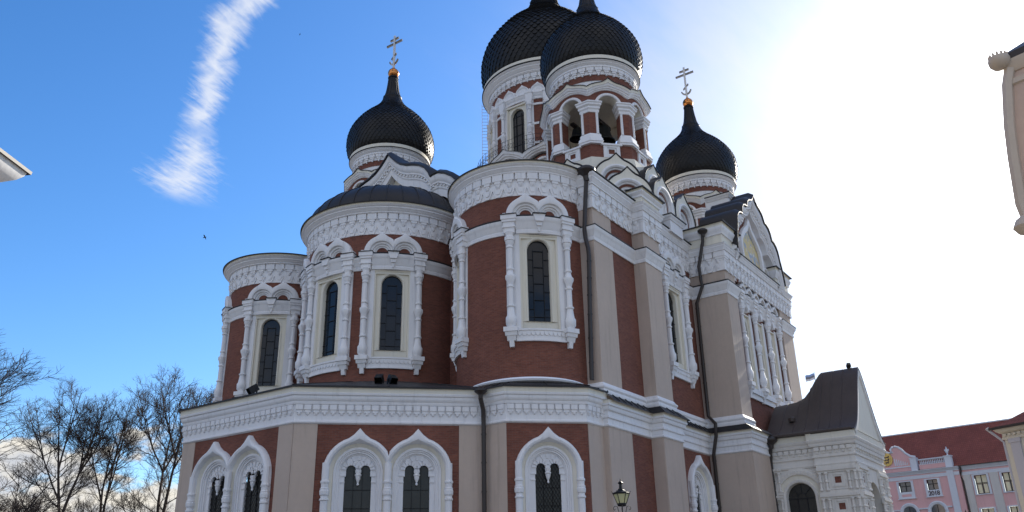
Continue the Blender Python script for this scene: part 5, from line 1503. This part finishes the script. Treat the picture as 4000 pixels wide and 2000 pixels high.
# ------------------------------------------------------------------ bare trees
def tree(label, base, H, seed, stems, spread, fork, nb=15, crown_r=4., thick=1.):
    rnd = random.Random(seed)
    root = empty('bare_tree', (*base, 0), label, 'tree', 'bare trees beyond the apse')
    T_ = ([], []); W_ = ([], [])
    def tube(store, pts, r0, r1, k):
        V, Fc = store; n = len(pts); b0 = len(V)
        for i, p in enumerate(pts):
            d = (pts[min(i + 1, n - 1)] - pts[max(0, i - 1)]).normalized()
            x = d.cross(Vector((.3, .2, .93)) if abs(d.z) < .9 else Vector((1, 0, 0))).normalized(); y = d.cross(x); r = r0 + (r1 - r0) * i / (n - 1)
            for j in range(k):
                t = 2 * math.pi * j / k; q = p + x * (r * math.cos(t)) + y * (r * math.sin(t)); V.append((q.x, q.y, q.z))
        for i in range(n - 1):
            for j in range(k):
                Fc.append((b0 + i * k + j, b0 + i * k + (j + 1) % k, b0 + (i + 1) * k + (j + 1) % k, b0 + (i + 1) * k + j))
    def path(p, d, L, n, wob, lift):
        pts = [p.copy()]; d = d.normalized()
        for i in range(n):
            d = (d + Vector((rnd.gauss(0, wob), rnd.gauss(0, wob), rnd.gauss(0, wob * .7) + lift))).normalized()
            p = p + d * (L / n); pts.append(p.copy())
        return pts
    def side(d, ang, roll=None):
        ph = rnd.uniform(0, 2 * math.pi) if roll is None else roll
        x = d.cross(Vector((0, 0, 1))) if abs(d.z) < .95 else Vector((1, 0, 0)); x.normalize(); y = d.cross(x)
        return (d * math.cos(ang) + (x * math.cos(ph) + y * math.sin(ph)) * math.sin(ang)).normalized()
    def twigs(pts, L, lvl, n):
        for i in range(n):
            t = rnd.uniform(.15, 1.) * (len(pts) - 1); j = min(int(t), len(pts) - 2); p = pts[j].lerp(pts[j + 1], t - j)
            d = (pts[j + 1] - pts[j]).normalized(); l = L * rnd.uniform(.6, 1.15) * (1.15 - .5 * t / (len(pts) - 1))
            q = path(p, side(d, rnd.uniform(.45, 1.0)), l, 3 if lvl else 4, .16, .07)
            if lvl == 0:
                tube(W_, q, .011 * thick, .006 * thick, 3); twigs(q, L * .5, 1, 4)
            else: tube(W_, q, .0065 * thick, .004 * thick, 3)
    def leader(p, d, L, r, depth):
        n = 12; pts = path(p, d, L, n, .035, .045)
        tube(T_, pts, r, max(.014, r * .13), 8 if r > .1 else 6)
        m = int(nb * L / 9 * (1 if depth else 1.25))
        ph = rnd.uniform(0, 6.28)
        for i in range(m):
            t = (.10 + .88 * (i + rnd.uniform(-.3, .3)) / m) * n; j = min(int(max(t, 0)), n - 1); q = pts[j].lerp(pts[j + 1], t - j); f = 1 - t / n
            ph += 2.4 + rnd.uniform(-.5, .5)
            Lb = spread * (.26 + .74 * f ** .9) * rnd.uniform(.7, 1.15)
            br = path(q, side((pts[j + 1] - pts[j]).normalized(), rnd.uniform(.75, 1.15), ph), Lb, 9, .07, .09)
            tube(T_, br, (.015 + .032 * f) * thick, .009 * thick, 5)
            twigs(br, 1.0, 0, int(3 + 3.0 * Lb))
            if Lb > 1.6:
                for k in range(3):
                    b2 = path(br[2 + 2 * k], side((br[3 + 2 * k] - br[2 + 2 * k]).normalized(), rnd.uniform(.4, .8)), Lb * .5, 6, .09, .08)
                    tube(W_, b2, .018 * thick, .010 * thick, 4); twigs(b2, .9, 0, 6)
        twigs(pts[n - 4:], 1.0, 0, 7)
        if depth:
            for k in range(2 if depth > 1 else 1):
                j = rnd.randint(2, 5) + k * 2
                leader(pts[j], side((pts[j + 1] - pts[j]).normalized(), rnd.uniform(.28, .46), ph + k * 3.1), L * rnd.uniform(.62, .72) * (1 - j / n) / .62, r * .6, depth - 1)
    for s_ in range(stems):
        o_ = Vector((rnd.uniform(-1, 1), rnd.uniform(-1, 1), 0)) * (1.0 if stems > 1 else 0)
        st = path(o_, Vector((rnd.uniform(-.05, .05), rnd.uniform(-.05, .05), 1)), H * fork, 7, .03, .03)
        tube(T_, st, .30 * thick * (H / 17), .20 * thick * (H / 17), 9)
        e = (st[-1] - st[-2]).normalized(); ph = rnd.uniform(0, 6.28)
        for l in range(2 if stems == 1 else 1):
            leader(st[-1], side(e, rnd.uniform(.10, .28), ph + l * 3.1), H * (1 - fork), .12 * thick * (H / 17), 2)
        for b_ in range(3):
            j = rnd.randint(4, 6); leader(st[j], side(e, rnd.uniform(.7, 1.0)), spread * rnd.uniform(1., 1.5), .07, 0)
    mx = max(v[2] for v in W_[0]); nw = len(W_[0])
    cx, cy, cz = (sum(v[i] for v in W_[0]) / nw for i in range(3))
    ctr = lambda v: (v[0] - cx * v[2] / cz, v[1] - cy * v[2] / cz, v[2])
    for st_ in (T_, W_): st_[0][:] = [ctr(v) for v in st_[0]]
    rr = sorted(math.hypot(v[0], v[1]) for v in W_[0]); wq = rr[int(nw * .96)]
    kz, kw = H / mx, min(1.35, crown_r / wq)
    for st_ in (T_, W_): st_[0][:] = [(x * kw, y * kw, z * kz) for x, y, z in st_[0]]
    for nm, st_ in (('trunk', T_), ('crown', W_)):
        me = bpy.data.meshes.new(nm); me.from_pydata(st_[0], [], st_[1]); me.materials.append(MATS['bark'])
        me.polygons.foreach_set('use_smooth', [True] * len(me.polygons)); me.update()
        obj(nm, me, root)
    return root
def bear(az, d): return (d * math.cos(R(az)), d * math.sin(R(az)))
tree('bare tree with a forked trunk, standing left of the two slim twin trunks', bear(62.9, 68), 16.9, 11, 1, 3.2, .46, 12, 3.4)
tree('slim bare tree on twin trunks in the middle of the row', bear(60.5, 71), 16.9, 8, 2, 2.8, .42, 9, 3.0)
tree('tall bare tree on two dark trunks next to the cathedral corner', bear(57.3, 70), 18.4, 23, 2, 3.8, .40, 11, 4.4)
tree('big bare tree at the left edge, its boughs reaching in from outside', bear(69.0, 52), 16.0, 31, 1, 5.4, .28, 9, 7.6)
tree('low bushy bare tree in the bottom left corner', bear(65.6, 60), 8.3, 47, 2, 2.0, .36, 12, 2.6)
tree('bare tree half hidden behind the left edge of the cathedral', bear(54.6, 84), 19.4, 53, 1, 3.2, .44, 12, 3.8)
